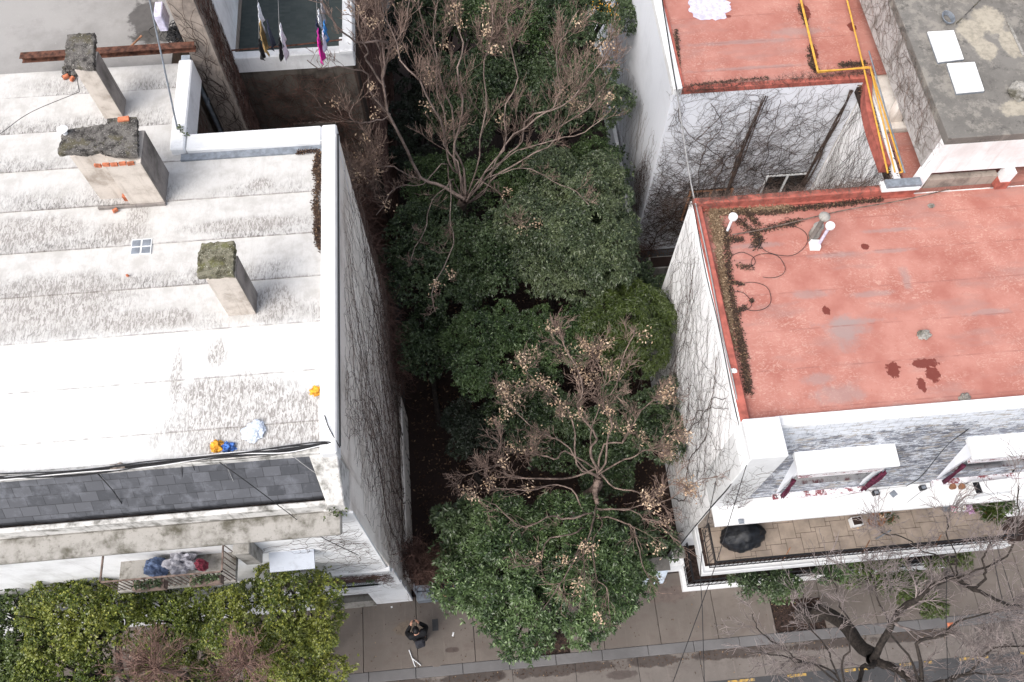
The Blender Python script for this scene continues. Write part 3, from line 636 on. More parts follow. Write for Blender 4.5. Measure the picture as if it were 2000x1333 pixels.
# four-pane skylight
q = [at(x, y, ZL+.03) for x, y in ((260, 497), (290, 494), (291, 469), (262, 470))]
o = thing('skylight', 'small four pane skylight set in the white roof', 'skylight', q[0])
cxy = np.mean(q, 0); MB().box(cxy[0]-.21, cxy[0]+.21, cxy[1]-.18, cxy[1]+.19, ZL-.02, ZL+.035).build('frame', 'white', o)
for i in (-1, 1):
    for j in (-1, 1): MB().box(cxy[0]+i*.105-.085, cxy[0]+i*.105+.085, cxy[1]+j*.09-.075, cxy[1]+j*.09+.075, ZL+.03, ZL+.042).build('pane', 'steel', o)
# litter on the white roof
def crumple(name, p, rx, ry, h, mat, label, cat, seed=0, rz=0, group=None, amp=.5):
    import bmesh
    bm = bmesh.new(); bmesh.ops.create_icosphere(bm, subdivisions=4, radius=1)
    for v in bm.verts:
        n_ = mnoise.noise(v.co*2.2+Vector((seed, 3, 1)))*amp+mnoise.noise(v.co*6+Vector((seed, 0, 7)))*amp*.4
        v.co *= 1+n_; v.co.z = max(v.co.z, -.25); x_, y_ = v.co.x*rx, v.co.y*ry
        v.co = Vector((x_*math.cos(rz)-y_*math.sin(rz)+p[0], x_*math.sin(rz)+y_*math.cos(rz)+p[1], p[2]+(v.co.z+.25)*h))
    me = bpy.data.meshes.new(name); bm.to_mesh(me); bm.free(); me.materials.append(M[mat]); o = bpy.data.objects.new(name, me); COL.objects.link(o)
    d = T(label, cat, group)
    for k, v in d.items(): o[k] = v
    return o
M['plasticbag'] = plain('pale_blue_plastic', (.60, .66, .76), .35, .12, 14, .8); M['orange'] = plain('orange_wrapper', (.80, .36, .03), .6, .3, 8, .5); M['blueplastic'] = plain('blue_plastic', (.06, .16, .48), .4, .45, 16, .5)
crumple('plastic_bag', at(496, 843, ZL+.03), .21, .19, .09, 'plasticbag', 'flattened pale blue plastic bag on the white roof', 'plastic bag', 3, .6, amp=.35)
crumple('orange_wrapper', at(425, 873, ZL+.03), .12, .11, .08, 'orange', 'orange crumpled wrapper beside blue plastic on the roof edge', 'wrapper', 5)
crumple('blue_wrapper', at(447, 875, ZL+.03), .12, .09, .08, 'blueplastic', 'blue crumpled plastic beside the orange wrapper', 'wrapper', 9)
crumple('dead_leaf_clump', at(619, 765, ZL+.03), .12, .10, .06, 'orange', 'curled ochre leaf against the white roof parapet', 'leaf', 11)
crumple('brown_rag', at(232, 914, ZL+.05), .14, .07, .08, 'taupe', 'brown rag caught in cables on the left roof edge', 'rag', 12)
# debris gathered in the corner
pts = cloud([(622, 300), (618, 330), (622, 350), (617, 400), (622, 430), (619, 455), (628, 490)], ZL+.03, 2200, .035); pts = pts[pts[:, 0] < -2.95]
scatter('roof_debris', pts, .05, .03, 'debris', kind='stuff'); scatter('roof_debris', cloud([(580, 300), (600, 297), (622, 296)], ZL+.03, 400, .02), .045, .03, 'debris', kind='stuff')
# iron beam and thin pole
a, b = at(45, 118, ZL+.5), at(383, 96, ZL+.5); d = unit(b-a)
o = MB(); yc = lambda t: a+(b-a)*t
m = MB()
for w_, z0, z1 in ((.09, 0, .015), (.012, .015, .13), (.09, .13, .145)): m.hexa([(a[0], a[1]-w_, a[2]+z0), (b[0], b[1]-w_, b[2]+z0), (b[0], b[1]+w_, b[2]+z0), (a[0], a[1]+w_, a[2]+z0), (a[0], a[1]-w_, a[2]+z1), (b[0], b[1]-w_, b[2]+z1), (b[0], b[1]+w_, b[2]+z1), (a[0], a[1]+w_, a[2]+z1)])
m.build('iron_beam', 'ltrusty', None, **T('long rusty iron beam lying across behind the rear chimney', 'beam'))
tb = Tubes(); b0 = at(350, 268, ZL+.03); e0 = at(292, 0, ZL+3.0); tb.add([b0, (b0+e0)/2, e0+(e0-b0)*.3], .022, .016); tb.build('thin_pole', 'steel', None, 6, **T('thin grey mast rising from the white parapet', 'pole'))
tb = Tubes(); tb.add(smooth_path([at(250, 97, 11.68), at(277, 70, 11.8)], 3), .025); tb.build('wooden_stick', 'wood', None, 5, **T('short wooden stick near the wet patch', 'stick'))

# ---- grey roof behind
o = thing('rear_grey_building', 'rear building with flat grey concrete roof and dark wet patch', 'building', (-10, 16, 0))
MB().box(-24, -6.6, 15.16, 24, -.2, 11.55).build('wall', 'taupe', o); MB().box(-24, -6.55, 15.16, 24, 11.55, 11.6).build('roof', 'grey_roof', o)
# ---- tower-like wall
tw = thing('tall_stair_tower', 'narrow brown rendered tower wall covered with dry vines', 'tower', (-5.7, 17, 0))
tx0, tx1 = -6.0, -5.42
MB().box(tx0, tx1, 15.3, 20, -.2, 16.2).build('wall', 'taupe', tw)
MB().box(tx1+.001, tx1+.05, 16.36, 20, 10.7, 13.2).build('side_wall', 'white_dirty', tw)
# ---- terrace building with laundry
tbld = thing('terrace_building', 'building with green grey roof terrace, white parapet and laundry', 'building', (-4, 18, 0))
ZT = 10.7
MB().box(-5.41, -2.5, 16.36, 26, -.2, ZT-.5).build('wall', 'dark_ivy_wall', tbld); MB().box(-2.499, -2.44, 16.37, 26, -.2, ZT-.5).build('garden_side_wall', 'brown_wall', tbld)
MB().box(-5.41, -2.7, 16.6, 26, ZT-.5, ZT-.42).build('terrace_floor', 'greenfloor', tbld)
MB().box(-5.41, -2.42, 16.33, 16.58, ZT-.5, ZT).build('front_parapet', 'white_dirty', tbld, bevel=.02)
MB().box(-2.68, -2.42, 16.581, 26, ZT-.5, ZT+.02).build('side_parapet', 'white', tbld, bevel=.02)
MB().box(-2.75, -2.40, 16.25, 16.75, ZT+.001, ZT+.12).build('parapet_corner_block', 'white_dirty', tbld, bevel=.02)
v0, v1 = onY(575, 246, 16.34), onY(655, 236, 16.34)
wd = MB().box(v0[0], v1[0], 16.30, 16.355, v1[2]-1.3, v1[2]).build('window', 'taupe', tbld)
m = MB()
for i in range(14): m.box(v0[0]+.02, v1[0]-.02, 16.27, 16.299, v1[2]-.09*i-.06, v1[2]-.09*i)
m.build('shutter_slats', 'dark_ivy_wall', wd)
tb = Tubes(); tb.add(smooth_path([at(452, 99, ZT+.5), at(560, 90, ZT+.45), at(668, 78, ZT+.5)], 12), .022); tb.build('rusty_rail', 'ltrusty', tbld, 5)
# clotheslines and laundry
def cloth(name, px, y0, y1, drop, mat, label, zl=12.3, seed=0, rx=0):
    """a garment pegged on a line running away from the street"""
    a, b = at(px, y0, zl), at(px+rx, y1, zl); n, k = 10, 8; V = []; g = np.random.default_rng(seed)
    for j in range(k+1):
        for i in range(n+1):
            u, t = i/n, j/k; w_ = 1-.25*t*math.sin(seed+1.)
            p = a*(1-(.5+(u-.5)*w_))+b*(.5+(u-.5)*w_); V.append((p[0]+.05*math.sin(u*9+seed)*t+.015*math.sin(t*7+u*14), p[1]+.02*math.sin(t*5), zl-drop*t*(1-.12*math.sin(u*3.1+seed))))
    Fq = [(j*(n+1)+i, j*(n+1)+i+1, (j+1)*(n+1)+i+1, (j+1)*(n+1)+i) for j in range(k) for i in range(n)]
    o = fastmesh(name, V, Fq, mat, None, True, **T(label, 'laundry', 'laundry on the terrace lines')); s_ = o.modifiers.new('cloth', 'SOLIDIFY'); s_.thickness = .012
for nme, c in (('c_mustard', (.42, .28, .12)), ('c_white', (.72, .74, .78)), ('c_magenta', (.60, .03, .30)), ('c_blue', (.05, .22, .55)), ('c_grey', (.34, .33, .35)), ('c_navy', (.03, .035, .06)), ('c_lilac', (.55, .53, .66))): M[nme] = plain(nme[2:]+'_cloth', c, .85, .12, 10)
for i, (nm, px, y0, y1, dr, mt, lab, rx) in enumerate([
    ('towel', 506, 40, 8, .30, 'c_white', 'white and grey garment at the far end of the left line', -3), ('towel', 509, 74, 42, .45, 'c_mustard', 'mustard brown towel on the left clothesline', -2), ('sock_bundle', 505, 92, 78, .28, 'blackcloth', 'black garment nearest the parapet on the left line', 0),
    ('trousers', 524, 62, 40, .34, 'c_navy', 'narrow dark trousers beside the mustard towel', -3), ('shirt', 548, 74, 48, .42, 'c_white', 'white shirt on the middle clothesline', -2), ('shirt', 544, 92, 76, .22, 'blackcloth', 'black shirt hanging below the white one', 0),
    ('shirt', 628, 22, 2, .25, 'c_grey', 'grey beige shirt at the far end of the right line', -2), ('shirt', 621, 36, 20, .25, 'c_white', 'white shirt under the grey beige one', 0), ('shirt', 617, 52, 38, .22, 'c_navy', 'dark shirt left of the blue cloth', 0), ('towel', 620, 84, 58, .42, 'c_magenta', 'magenta towel nearest the white corner', 0), ('towel', 632, 58, 42, .25, 'c_blue', 'bright blue cloth on the right clothesline', 0), ('shirt', 630, 74, 60, .22, 'c_lilac', 'pale lilac shirt beside the magenta towel', 0)]):
    cloth(nm, px, y0+4, y1-3, dr*1.45, mt, lab, seed=i, rx=rx, zl=12.45)
for px, lab in ((507, 'left clothesline wire above the green terrace'), (547, 'middle clothesline wire above the green terrace'), (622, 'right clothesline wire above the green terrace')):
    tb = Tubes(); tb.add([at(px, 98, 12.3), at(px-6, -60, 12.3)], .006); tb.build('clothesline', 'greycable', None, 4, **T(lab, 'clothesline', 'clotheslines over the terrace'))
o = MB(); q = at(308, 22, 13.2); o.box(q[0]-.09, q[0]+.09, q[1]-.15, q[1]+.3, 12.75, 13.2).build('white_box', 'c_lilac', None, .02, **T('small lilac white box fixed at the tower foot above wet patch', 'box'))
# drain pipe in the light well
b0 = at(357, 122, 11.7); tb = Tubes(); tb.add([b0+np.array([.12, .02, 0]), b0+np.array([.14, .04, -3]), b0+np.array([.16, .05, -7.5])], .06); o = thing('downpipe', 'blue grey drainpipe down the light well wall', 'pipe', b0)
tb.build('pipe', 'steel', o, 10)
for k in (1.4, 2.8, 4.2): MB().lathe(b0+np.array([.14, .04, -k]), [(.075, 0), (.075, .08)], 10).build('joint', 'steel', o)
MB().obox(b0+np.array([.1, 0, 0]), (.2, .2, .12)).build('hopper', 'blueish', o)
tb = Tubes(); tb.add(smooth_path([at(370, 130, 11.5), at(372, 190, 11), at(388, 225, 10.4), at(378, 258, 10.2), at(395, 272, 10)], 22), .012); tb.build('white_cable', 'whitecable', None, 4, **T('loose white cable dangling in the light well', 'cable'))
g = np.random.default_rng(4); m = MB()
for i in range(90):
    t = g.random(); q = at(345+t*26+g.normal(0, 2), 60+t*20+g.normal(0, 5), ZL+.3+.1*g.random()); q2 = q+np.array([g.normal(0, .12), g.normal(0, .1), g.random()*.08])
    pass
tb = Tubes()
for i in range(120):
    q = at(352+g.normal(0, 11), 64+g.normal(0, 6), ZL+.3+.15*g.random()); a_ = g.uniform(0, 6.3); rr_ = g.uniform(.1, .25)
    tb.add([q+np.array([rr_*math.cos(a_+t), rr_*math.sin(a_+t), .03*math.sin(3*t+i)]) for t in np.linspace(0, 3, 8)], .008)
tb.build('coiled_cables', 'cable', None, 3, **T('heap of tangled cables on the parapet corner below the tower', 'cables'))

# ================================================================ RIGHT FRONT BUILDING (red roof)
XR = 6.0
rb = thing('red_roof_house', 'front house with the big faded red flat roof and white vine covered side', 'building', (11, 9, 0))
MB().box(6.0, 22, 5.46, 12.62, -.2, 4.47).build('wall', 'white_party', rb)
MB().box(6.0, 22, 6.421, 12.62, 4.471, 8.1).build('upper_wall', 'white_party', rb)
MB().box(6.24, 22, 6.42, 12.45, 8.101, ZR).build('roof', 'red', rb)
MB().box(6.02, 6.24, 5.5, 12.42, 8.101, 8.52).build('side_coping', 'redwall', rb, bevel=.02)
MB().box(5.985, 6.018, 5.48, 12.60, 7.9, 8.50).build('side_edge', 'white_party', rb, bevel=.008)
MB().box(6.02, 12.0, 12.42, 12.61, 8.101, 8.62).build('rear_coping', 'redwall', rb, bevel=.03)
MB().box(6.24, 12.0, 12.36, 12.42, ZR, ZR+.05).build('flashing', 'redwall', rb)
# whitewashed slate front
MB().prism([(6.42, 8.45), (6.28, 8.47), (5.62, 4.62), (6.42, 4.62)], 6.86, 22).build('slate_front', 'slate_w', rb)
MB().prism([(6.52, 8.301), (6.52, 8.46), (6.27, 8.50), (6.24, 8.36), (6.4, 8.36)], 6.86, 22).build('roof_edge', 'white_dirty', rb, bevel=.01)
MB().box(6.0, 6.855, 5.47, 6.42, 4.475, 8.72).build('corner_pillar', 'white', rb, bevel=.015)
M['white_stain'] = streaked('slightly_stained_white', (.78, .79, .80), (.40, .37, .34), .42)
MB().box(6.02, 22, 4.97, 5.62, 4.48, 4.62).build('ledge', 'white_stain', rb, bevel=.01)
MB().box(6.02, 22, 5.38, 5.459, 2.7, 4.48).build('terrace_wall', 'taupe', rb)
m = MB()
for i in range(5): m.box(7.2+i*1.75, 8.4+i*1.75, 5.36, 5.379, 2.75, 4.2)
m.build('terrace_glass', 'glass', rb)
# dormers
def shutter_mat():
    s = NM('peeling_maroon_shutter', .8, .2)
    a = s.ramp(s.noise(1, 6, .8, v=s.map(sc=(2.2, 3, 16))), .52, .58); b = s.ramp(s.noise(1, 6, .8, v=s.map(sc=(5, 3, 20), loc=(4, 0, 2))), .58, .64)
    return s.done(s.mxs((.72, .71, .74), (a, (.20, .05, .06)), (b, (.06, .05, .055))))
M['shutter'] = shutter_mat()
def dormer(pa, pb, label, zt=7.0, zb=4.63, yf=5.66):
    a, b = at(*pa, zt), at(*pb, zt); x0, x1 = a[0], b[0]
    d = MB().prism([(6.30, zb+.45), (6.30, zt-.1), (yf+.0, zt-.1), (yf, zb)], x0+.10, x0+.18).build('dormer', 'blue_white', rb, label=label); MB().prism([(6.30, zb+.45), (6.30, zt-.1), (yf+.0, zt-.1), (yf, zb)], x1-.18, x1-.10).build('dormer_cheek', 'blue_white', d)
    MB().hexa([(x0, yf-.16, zt-.1), (x1, yf-.16, zt-.1), (x1-.02, 6.2, zt-.1), (x0-.02, 6.2, zt-.1), (x0, yf-.16, zt), (x1, yf-.16, zt), (x1-.02, 6.2, zt+.10), (x0-.02, 6.2, zt+.10)]).build('dormer_roof', 'white', d, bevel=.015)
    m = MB(); n = 17
    for i in range(12, n): z = zb+.5+i*(zt-zb-.66)/n; m.hexa([(x0+.2, yf-.10+.0015*i, z), (x1-.2, yf-.10+.0015*i, z), (x1-.2, yf+.05, z), (x0+.2, yf+.05, z), (x0+.2, yf-.085, z+.07), (x1-.2, yf-.085, z+.07), (x1-.2, yf+.05, z+.05), (x0+.2, yf+.05, z+.05)])
    m.build('shutter', 'shutter', d)
    MB().box(x0+.02, x1-.02, yf-.16, yf+.055, zb+.02, zb+.14).build('sill', 'shutter', d)
    MB().box(x0+.18, x1-.18, yf+.06, yf+.1, zb, zt-.1).build('window', 'glass', d)
    # curtain ends blown out at both sides
    for s_, xx in ((-1, x0+.12), (1, x1-.12)):
        V = [(xx+s_*.03*math.sin(i*2+j)-s_*.16*(j/6)*.4, yf-.10-.08*(j/6)+.05*math.sin(i*1.9), zt-.75-.22*j+.02*i) for j in range(7) for i in range(7)]
        V = [(v[0]+s_*.022*(k % 7-3), v[1], v[2]) for k, v in enumerate(V)]
        Fq = [(j*7+i, j*7+i+1, j*7+i+8, j*7+i+7) for j in range(6) for i in range(6)]
        c = fastmesh('curtain', V, Fq, 'c_magwine', d, True); c.modifiers.new('t', 'SOLIDIFY').thickness = .015
M['c_magwine'] = plain('wine_red_cloth', (.11, .018, .045), .85, .25, 14)
dormer((1560, 926), (1758, 905), 'white topped dormer in the middle of the slate front')
dormer((1900, 889), (2110, 866), 'white topped dormer at the right edge of the slate front')
# upper terrace
ZF = 2.7
MB().box(5.9, 14.75, 4.09, 5.455, 2.38, ZF-.02).build('terrace_slab', 'white', rb, bevel=.01)
MB().box(5.9, 14.75, 4.09, 4.12, ZF-.018, ZF+.06).box(5.9, 5.93, 4.12, 5.4, ZF-.018, ZF+.06).build('terrace_kerb', 'white', rb)
MB().box(6.02, 14.74, 4.30, 5.378, ZF-.018, ZF).build('terrace_bed', 'soil', rb)
m = MB(); A, B = .46, .13; gx = np.array([A, B]); gy = np.array([-B, A]); ca, sa = math.cos(.0), math.sin(.0)
def clipbox(x0, x1, y0, y1):
    x0, x1, y0, y1 = max(x0, 6.1), min(x1, 14.7), max(y0, 4.36), min(y1, 5.37)
    if x1-x0 > .03 and y1-y0 > .03: m.box(x0+.006, x1-.006, y0+.006, y1-.006, ZF+.0005, ZF+.016+.002*math.sin(x0*5+y0*7))
for i in range(-5, 30):
    for j in range(-12, 14):
        o_ = np.array([6, 4.2])+i*gx+j*gy; clipbox(o_[0], o_[0]+A, o_[1], o_[1]+A); clipbox(o_[0]+A, o_[0]+A+B, o_[1], o_[1]+B)
m.build('terrace_tiles', 'tile', rb)
def railing(name, x0, x1, y0, y1, z, h, label, parent=None, step=.125, mat='black', stays=True):
    o = thing(name, label, 'railing', (x0, y0, z)) if parent is None else None; par = o or parent
    L = math.hypot(x1-x0, y1-y0); n = max(2, int(L/step)); tb = Tubes(); d = np.array([x1-x0, y1-y0, 0])/L
    a = np.array([x0, y0, z])
    for hh, rr1 in ((h, .022), (.08, .014), (h-.14, .010)): tb = Tubes(); tb.add([a+[0, 0, hh], a+d*L+[0, 0, hh]], rr1); tb.build('rail', mat, par, 4)
    tb = Tubes()
    for i in range(n+1): p = a+d*L*i/n; tb.add([p, p+[0, 0, h]], .009)
    tb.build('bars', mat, par, 4)
    return par
tr = thing('terrace_railing', 'black metal railing round the tiled terrace', 'railing', (6.1, 4.25, ZF))
railing('r', 6.12, 14.7, 4.24, 4.24, ZF, .85, '', tr); railing('r', 6.12, 6.12, 4.24, 5.3, ZF, .85, '', tr)
for x in (8.2, 10.5, 12.6, 14.6): MB().hexa([(x, 4.25, ZF), (x+.03, 4.25, ZF), (x+.33, 4.6, ZF+.0), (x+.30, 4.6, ZF+.0), (x, 4.25, ZF+.04), (x+.03, 4.25, ZF+.04), (x+.33, 4.6, ZF+.04), (x+.3, 4.6, ZF+.04)]).build('stay', 'wood', tr)
# front garden of the ground floor
fg = thing('front_garden_wall', 'low white wall with black railing at the pavement', 'wall', (6, 4.1, 0))
MB().box(5.84, 14.2, 4.07, 4.24, -.05, .28).box(5.84, 6.0, 4.241, 5.3, -.05, .28).build('base_wall', 'white_stain', fg, bevel=.01)
railing('r', 5.95, 14.1, 4.16, 4.16, .28, 1.05, '', fg, .14); railing('r', 5.95, 5.95, 4.2, 5.28, .28, 1.05, '', fg, .14)
MB().box(6.0, 14.2, 4.25, 5.45, -.05, .02).build('garden_bed', 'soil', fg)
# roof room (white beams, cement slab)
zt = 10.35
c0 = at(1853, 271, zt); c1 = at(2000, 257, zt); tx = c0[0]; ty = c0[1]
rm = thing('roof_room', 'open roof room with grey cement slab and white beams, top right', 'building', (14, 14, 8.3))
MB().box(tx, 20, ty, 24, 10.1, zt).build('roof_slab', 'cement', rm, bevel=.01)
MB().box(tx-.004, tx+.2, ty+.21, 24, 8.95, 10.099).build('side_beam', 'beam_grey', rm)
MB().box(tx-.004, 20, ty-.004, ty+.2, 8.95, 10.1).build('front_beam', 'white_stain', rm)
MB().box(tx, tx+.22, ty+.001, ty+.25, ZR-.2, 8.949).build('column', 'white_party', rm)
MB().box(tx, tx+.3, ty+2.2, ty+2.5, ZR-.2, 8.949).build('column', 'beige_party', rm)
q = at(1945, 370, ZR); MB().box(q[0]-.02, q[0]+.24, q[1]+.02, q[1]+.3, ZR, 8.949).build('column', 'white', rm)
MB().box(q[0]-.05, q[0]+.27, q[1]-.01, q[1]+.33, ZR, ZR+.28).build('column_base', 'redwall', rm)
MB().box(tx+.5, 20, ty+1.2, ty+1.3, ZR-.2, 10.1).build('inner_wall', 'taupe', rm)
MB().box(tx-.15, 20, 12.62, 14.5, 8.0, ZR-.002).build('porch_floor', 'red', rm)
MB().box(tx+.25, q[0]-.06, ty-.02, ty+.16, ZR, ZR+.35).build('porch_upstand', 'taupe', rm)
MB().box(13.9, 20, 17.3, 24, 10.36, 10.5).build('brick_edge', 'wood', rm)
# ================================================================ REAR RED-ROOFED HOUSE
ur = thing('rear_red_roof_house', 'rear house with weathered red roof, bare vines on its front', 'building', (9, 20, 0))
ZU = 8.45
MB().box(6.2, 11.85, 16.36, 32, -.2, ZU-.05).build('wall', 'blue_white', ur)
MB().box(6.45, 20, 16.5, 32, ZU-.049, ZU).build('roof', 'red2', ur)
MB().box(6.18, 6.44, 16.34, 32, ZU-.15, ZU+.12).build('side_parapet', 'white_stain', ur, bevel=.02)
MB().box(6.442, 6.52, 16.42, 32, ZU-.04, ZU+.07).build('red_edge', 'redwall', ur)
MB().box(6.442, 11.85, 16.345, 16.499, ZU-.15, ZU+.03).build('front_edge', 'redwall', ur, bevel=.01)
MB().box(11.86, 22, 14.6, 32, -.2, ZU-.1).build('rear_wing', 'beige_party', ur)
w0, w1 = onY(1520, 372, 16.35), onY(1592, 335, 16.35)
def window(x0, x1, z0, z1, y, par, lab=None, nb=2, frame='white_stain'):
    w_ = MB().box(x0, x1, y-.02, y+.01, z0, z1).build('window', 'glass', par); m = MB()
    for i in range(nb+1): xx = x0+(x1-x0-.07)*i/nb; m.box(xx, xx+.07, y-.06, y-.021, z0, z1)
    m.box(x0+.071, x1-.071, y-.055, y-.022, z0, z0+.07).box(x0+.071, x1-.071, y-.055, y-.022, z1-.07, z1); m.build('frame', frame, w_)
window(10.05, 11.5, w1[2]-2.2, w1[2], 16.35, ur)
w2 = onY(1400, 372, 16.35); window(7.6, 9.1, w2[2]-1.6, w2[2]+.1, 16.35, ur, frame='wood')
# courtyard east wall with its red coping, trench full of leaves
ew = thing('courtyard_wall', 'courtyard wall with bare vines under a rounded red coping', 'wall', (11.8, 14.5, 0))
MB().hexa([(11.62, 12.62, -.2), (11.8, 12.62, -.2), (11.95, 16.34, -.2), (11.86, 16.34, -.2), (11.62, 12.62, 8.3), (11.8, 12.62, 8.3), (11.95, 16.34, 8.3), (11.86, 16.34, 8.3)]).build('wall', 'white_party', ew)
def strip(name, mat, pl, wd_, z0, z1, par, **k):
    P = smooth_path([(a, b, 0) for a, b in pl], 14); m = MB()
    for p_, q_ in zip(P[:-1], P[1:]): m.hexa([(p_[0]-wd_, p_[1], z0), (p_[0]+wd_, p_[1], z0), (q_[0]+wd_, q_[1], z0), (q_[0]-wd_, q_[1], z0), (p_[0]-wd_, p_[1], z1), (p_[0]+wd_, p_[1], z1), (q_[0]+wd_, q_[1], z1), (q_[0]-wd_, q_[1], z1)])
    return m.build(name, mat, par, **k)
P_ = [at(x, y, 8.45) for x, y in ((1733, 322), (1708, 250), (1697, 200), (1697, 150))]
strip('coping', 'redwall', [(p[0], p[1]) for p in P_], .10, 8.1, 8.47, ew)
MB().box(11.6, tx-.02, 12.63, 17, 7.9, 8.12).build('trench_floor', 'soil', ew)
pts = np.c_[rng.uniform(11.62, tx-.05, 2600), rng.uniform(12.7, 16.6, 2600), 8.13+np.abs(rng.normal(0, .06, 2600))]; scatter('trench_leaves', pts, .08, .04, 'debris', kind='stuff')
# box at trench end
q = [at(x, y, 8.75) for x, y in ((1725, 370), (1795, 345))]
o = thing('white_gutter_box', 'white metal box at the end of the yellow pipes', 'box', q[0])
MB().box(q[0][0], q[1][0]-.05, q[0][1]-.02, q[0][1]+.28, 8.62, 8.72).build('box', 'white_stain', o, bevel=.01); MB().box(q[0][0]+.1, q[1][0]-.02, q[0][1]+.02, q[0][1]+.26, 8.721, 8.82).build('lid', 'steel', o, bevel=.01)
# courtyard low wall toward the garden, boundary wall beside the rear house
MB().box(5.98, 6.12, 16.2, 30, -.1, 1.2).build('boundary_wall', 'white_stain', None, **T('low white boundary wall at the foot of the rear white house', 'wall'))
struct(MB().box(6.1, 11.6, 12.7, 16.3, .0, .03).build('courtyard_floor', 'asphalt'))
p = at(1293, 512, .5); o = thing('planter_box', 'grey cement planter box in the courtyard corner', 'planter', p)
MB().box(p[0]-.45, p[0]+.5, p[1]-.25, p[1]+.25, .03, .5).build('trough', 'cornice', o, bevel=.02); MB().box(p[0]-.4, p[0]+.45, p[1]-.2, p[1]+.2, .501, .52).build('soil', 'litter', o)
scatter('courtyard_leaves', np.c_[rng.uniform(6, 8, 900), rng.uniform(12.8, 16.2, 900), np.full(900, .04)], .09, .05, 'deadleaf', kind='stuff')
# yellow gas pipes
def gp(path, lab, r=.03, z=8.62):
    tb = Tubes(); P = [at(x, y, z) for x, y in path]
    for a, b in zip(P[:-1], P[1:]): tb.add([a, (a+b)/2, b], r)
    tb.build('gas_pipe', 'yellow', None, 8, **T(lab, 'pipe', 'yellow gas pipes'))
gp([(1557, -30), (1598, 142)], 'thick yellow pipe crossing the rear red roof, leftmost of the yellow pipes', .035)
gp([(1647, -30), (1688, 137), (1734, 338)], 'long thin yellow pipe from rear roof down past the coping', .026)
gp([(1598, 142), (1697, 131)], 'yellow pipe along the front edge of the rear red roof', .024)
gp([(1600, 139), (1700, 133), (1748, 337)], 'yellow pipe turning the corner, middle of the trench', .022, 8.7)
gp([(1700, 131), (1763, 336), (1756, 338)], 'yellow pipe beside the dark rail, rightmost in the trench', .024, 8.66)
tb = Tubes(); tb.add([at(1697, 100, 8.75), at(1730, 215, 8.75), at(1767, 338, 8.75)], .022); tb.build('dark_rail', 'steel', None, 5, **T('thin dark metal rail beside the yellow pipes', 'rail'))
# hatches, hose and stone on the cement slab
for k, (P4, lab) in enumerate([([(1833, 121), (1883, 115), (1863, 59), (1812, 62)], 'white square panel farther from the street on cement slab'), ([(1869, 182), (1923, 177), (1904, 121), (1850, 124)], 'white square panel nearer the street on cement slab')]):
    q = [at(x, y, zt+.10) for x, y in P4]; o = thing('roof_hatch', lab, 'panel', (q[0][0], q[0][1], zt), 'white panels on the cement slab')
    MB().hexa([(v[0]+.02, v[1]+.01, zt) for v in q]+[(v[0]+.02, v[1]+.01, zt+.06) for v in q]).build('frame', 'steel', o)
    h0 = [(q[i]*.5+q[(3-i)]*.5) for i in (0, 1)]
    MB().hexa([tuple(v-[0, 0, .04]) for v in (q[0], q[1], h0[1]-[0, .008, 0], h0[0]-[0, .008, 0])]+[tuple(v) for v in (q[0], q[1], h0[1]-[0, .008, 0], h0[0]-[0, .008, 0])]).hexa([tuple(v-[0, 0, .04]) for v in (h0[0], h0[1], q[2], q[3])]+[tuple(v) for v in (h0[0], h0[1], q[2], q[3])]).build('cover', 'white', o, bevel=.006)
q = at(1850, 38, zt+.03); tb = Tubes()
for i in range(5): tb.add([q+np.array([(.10+.014*i)*math.cos(a), (.17+.014*i)*math.sin(a), .02*i]) for a in np.linspace(0, 6.28, 20)], .011)
tb.build('coiled_hose', 'steel', None, 5, **T('small blue grey coiled hose on the cement slab', 'hose'))
tb = Tubes(); tb.add(smooth_path([at(1925, -10, zt+.25), at(1890, 25, zt+.15), at(1868, 46, zt+.06)], 6), .02); tb.build('thin_pipe', 'cap', None, 5, **T('thin dark pipe lying over the top of the cement slab', 'pipe'))
crumple('cement_lump', at(1990, 182, zt), .30, .26, .2, 'cornice', 'white grey cement lump at the right edge of the slab', 'rubble', 21, amp=.3)
q = at(1975, 60, zt); MB().box(q[0]-.03, q[0]+.03, q[1]-.9, q[1]+.3, zt, zt+.04).build('cement_strip', 'cornice', None, **T('pale cement strip running along the slab near the right edge', 'strip'))
m = MB(); q = at(1535, 0, 0)
# pipes standing on the red roof
def vent(px, py, bx, by, zb_, h, r, mat, capm, cr, lab, capst='flat'):
    p = at(bx, by, zb_); o = thing('roof_vent', lab, 'vent', p, 'vents on the red roof')
    MB().lathe(p, [(r, 0), (r, h)], 14).build('pipe', mat, o)
    c = p+np.array([0, 0, h])
    MB().lathe(c, [(cr, 0), (cr, .05), (cr*.96, .07), (.02, .085)] if capst == 'flat' else [(cr*.6, 0), (cr, .06), (cr, .10), (cr*.5, .17), (.02, .19)], 20).build('cap', capm, o); return p
vent(0, 0, 1420, 452, ZR, .62, .035, 'blue_white', 'white', .115, 'white capped vent pipe at the left corner of the red roof')
vent(0, 0, 1596, 483, ZR, .95, .04, 'c_lilac', 'white', .115, 'white capped vent pipe leaning over a cement block')
vent(0, 0, 1583, 470, ZR, 1.0, .06, 'cement', 'cornice', .14, 'tall grey cement vent topped by a round cowl', 'cowl')
p = at(1590, 482, ZR); MB().obox(p, (.26, .26, .16), -.1, 0, .9).build('cement_block', 'white_stain', None, .01, **T('off white cement block at the foot of the vents', 'block'))
p = at(1588, 462, ZR); MB().lathe(p, [(.12, 0), (.15, .1), (.13, .3), (.10, .42), (.14, .45), (.11, .52)], 14).build('cement_collar', 'cornice', None, **T('short lumpy cement flue beside the white vent pipe', 'vent', 'vents on the red roof'))
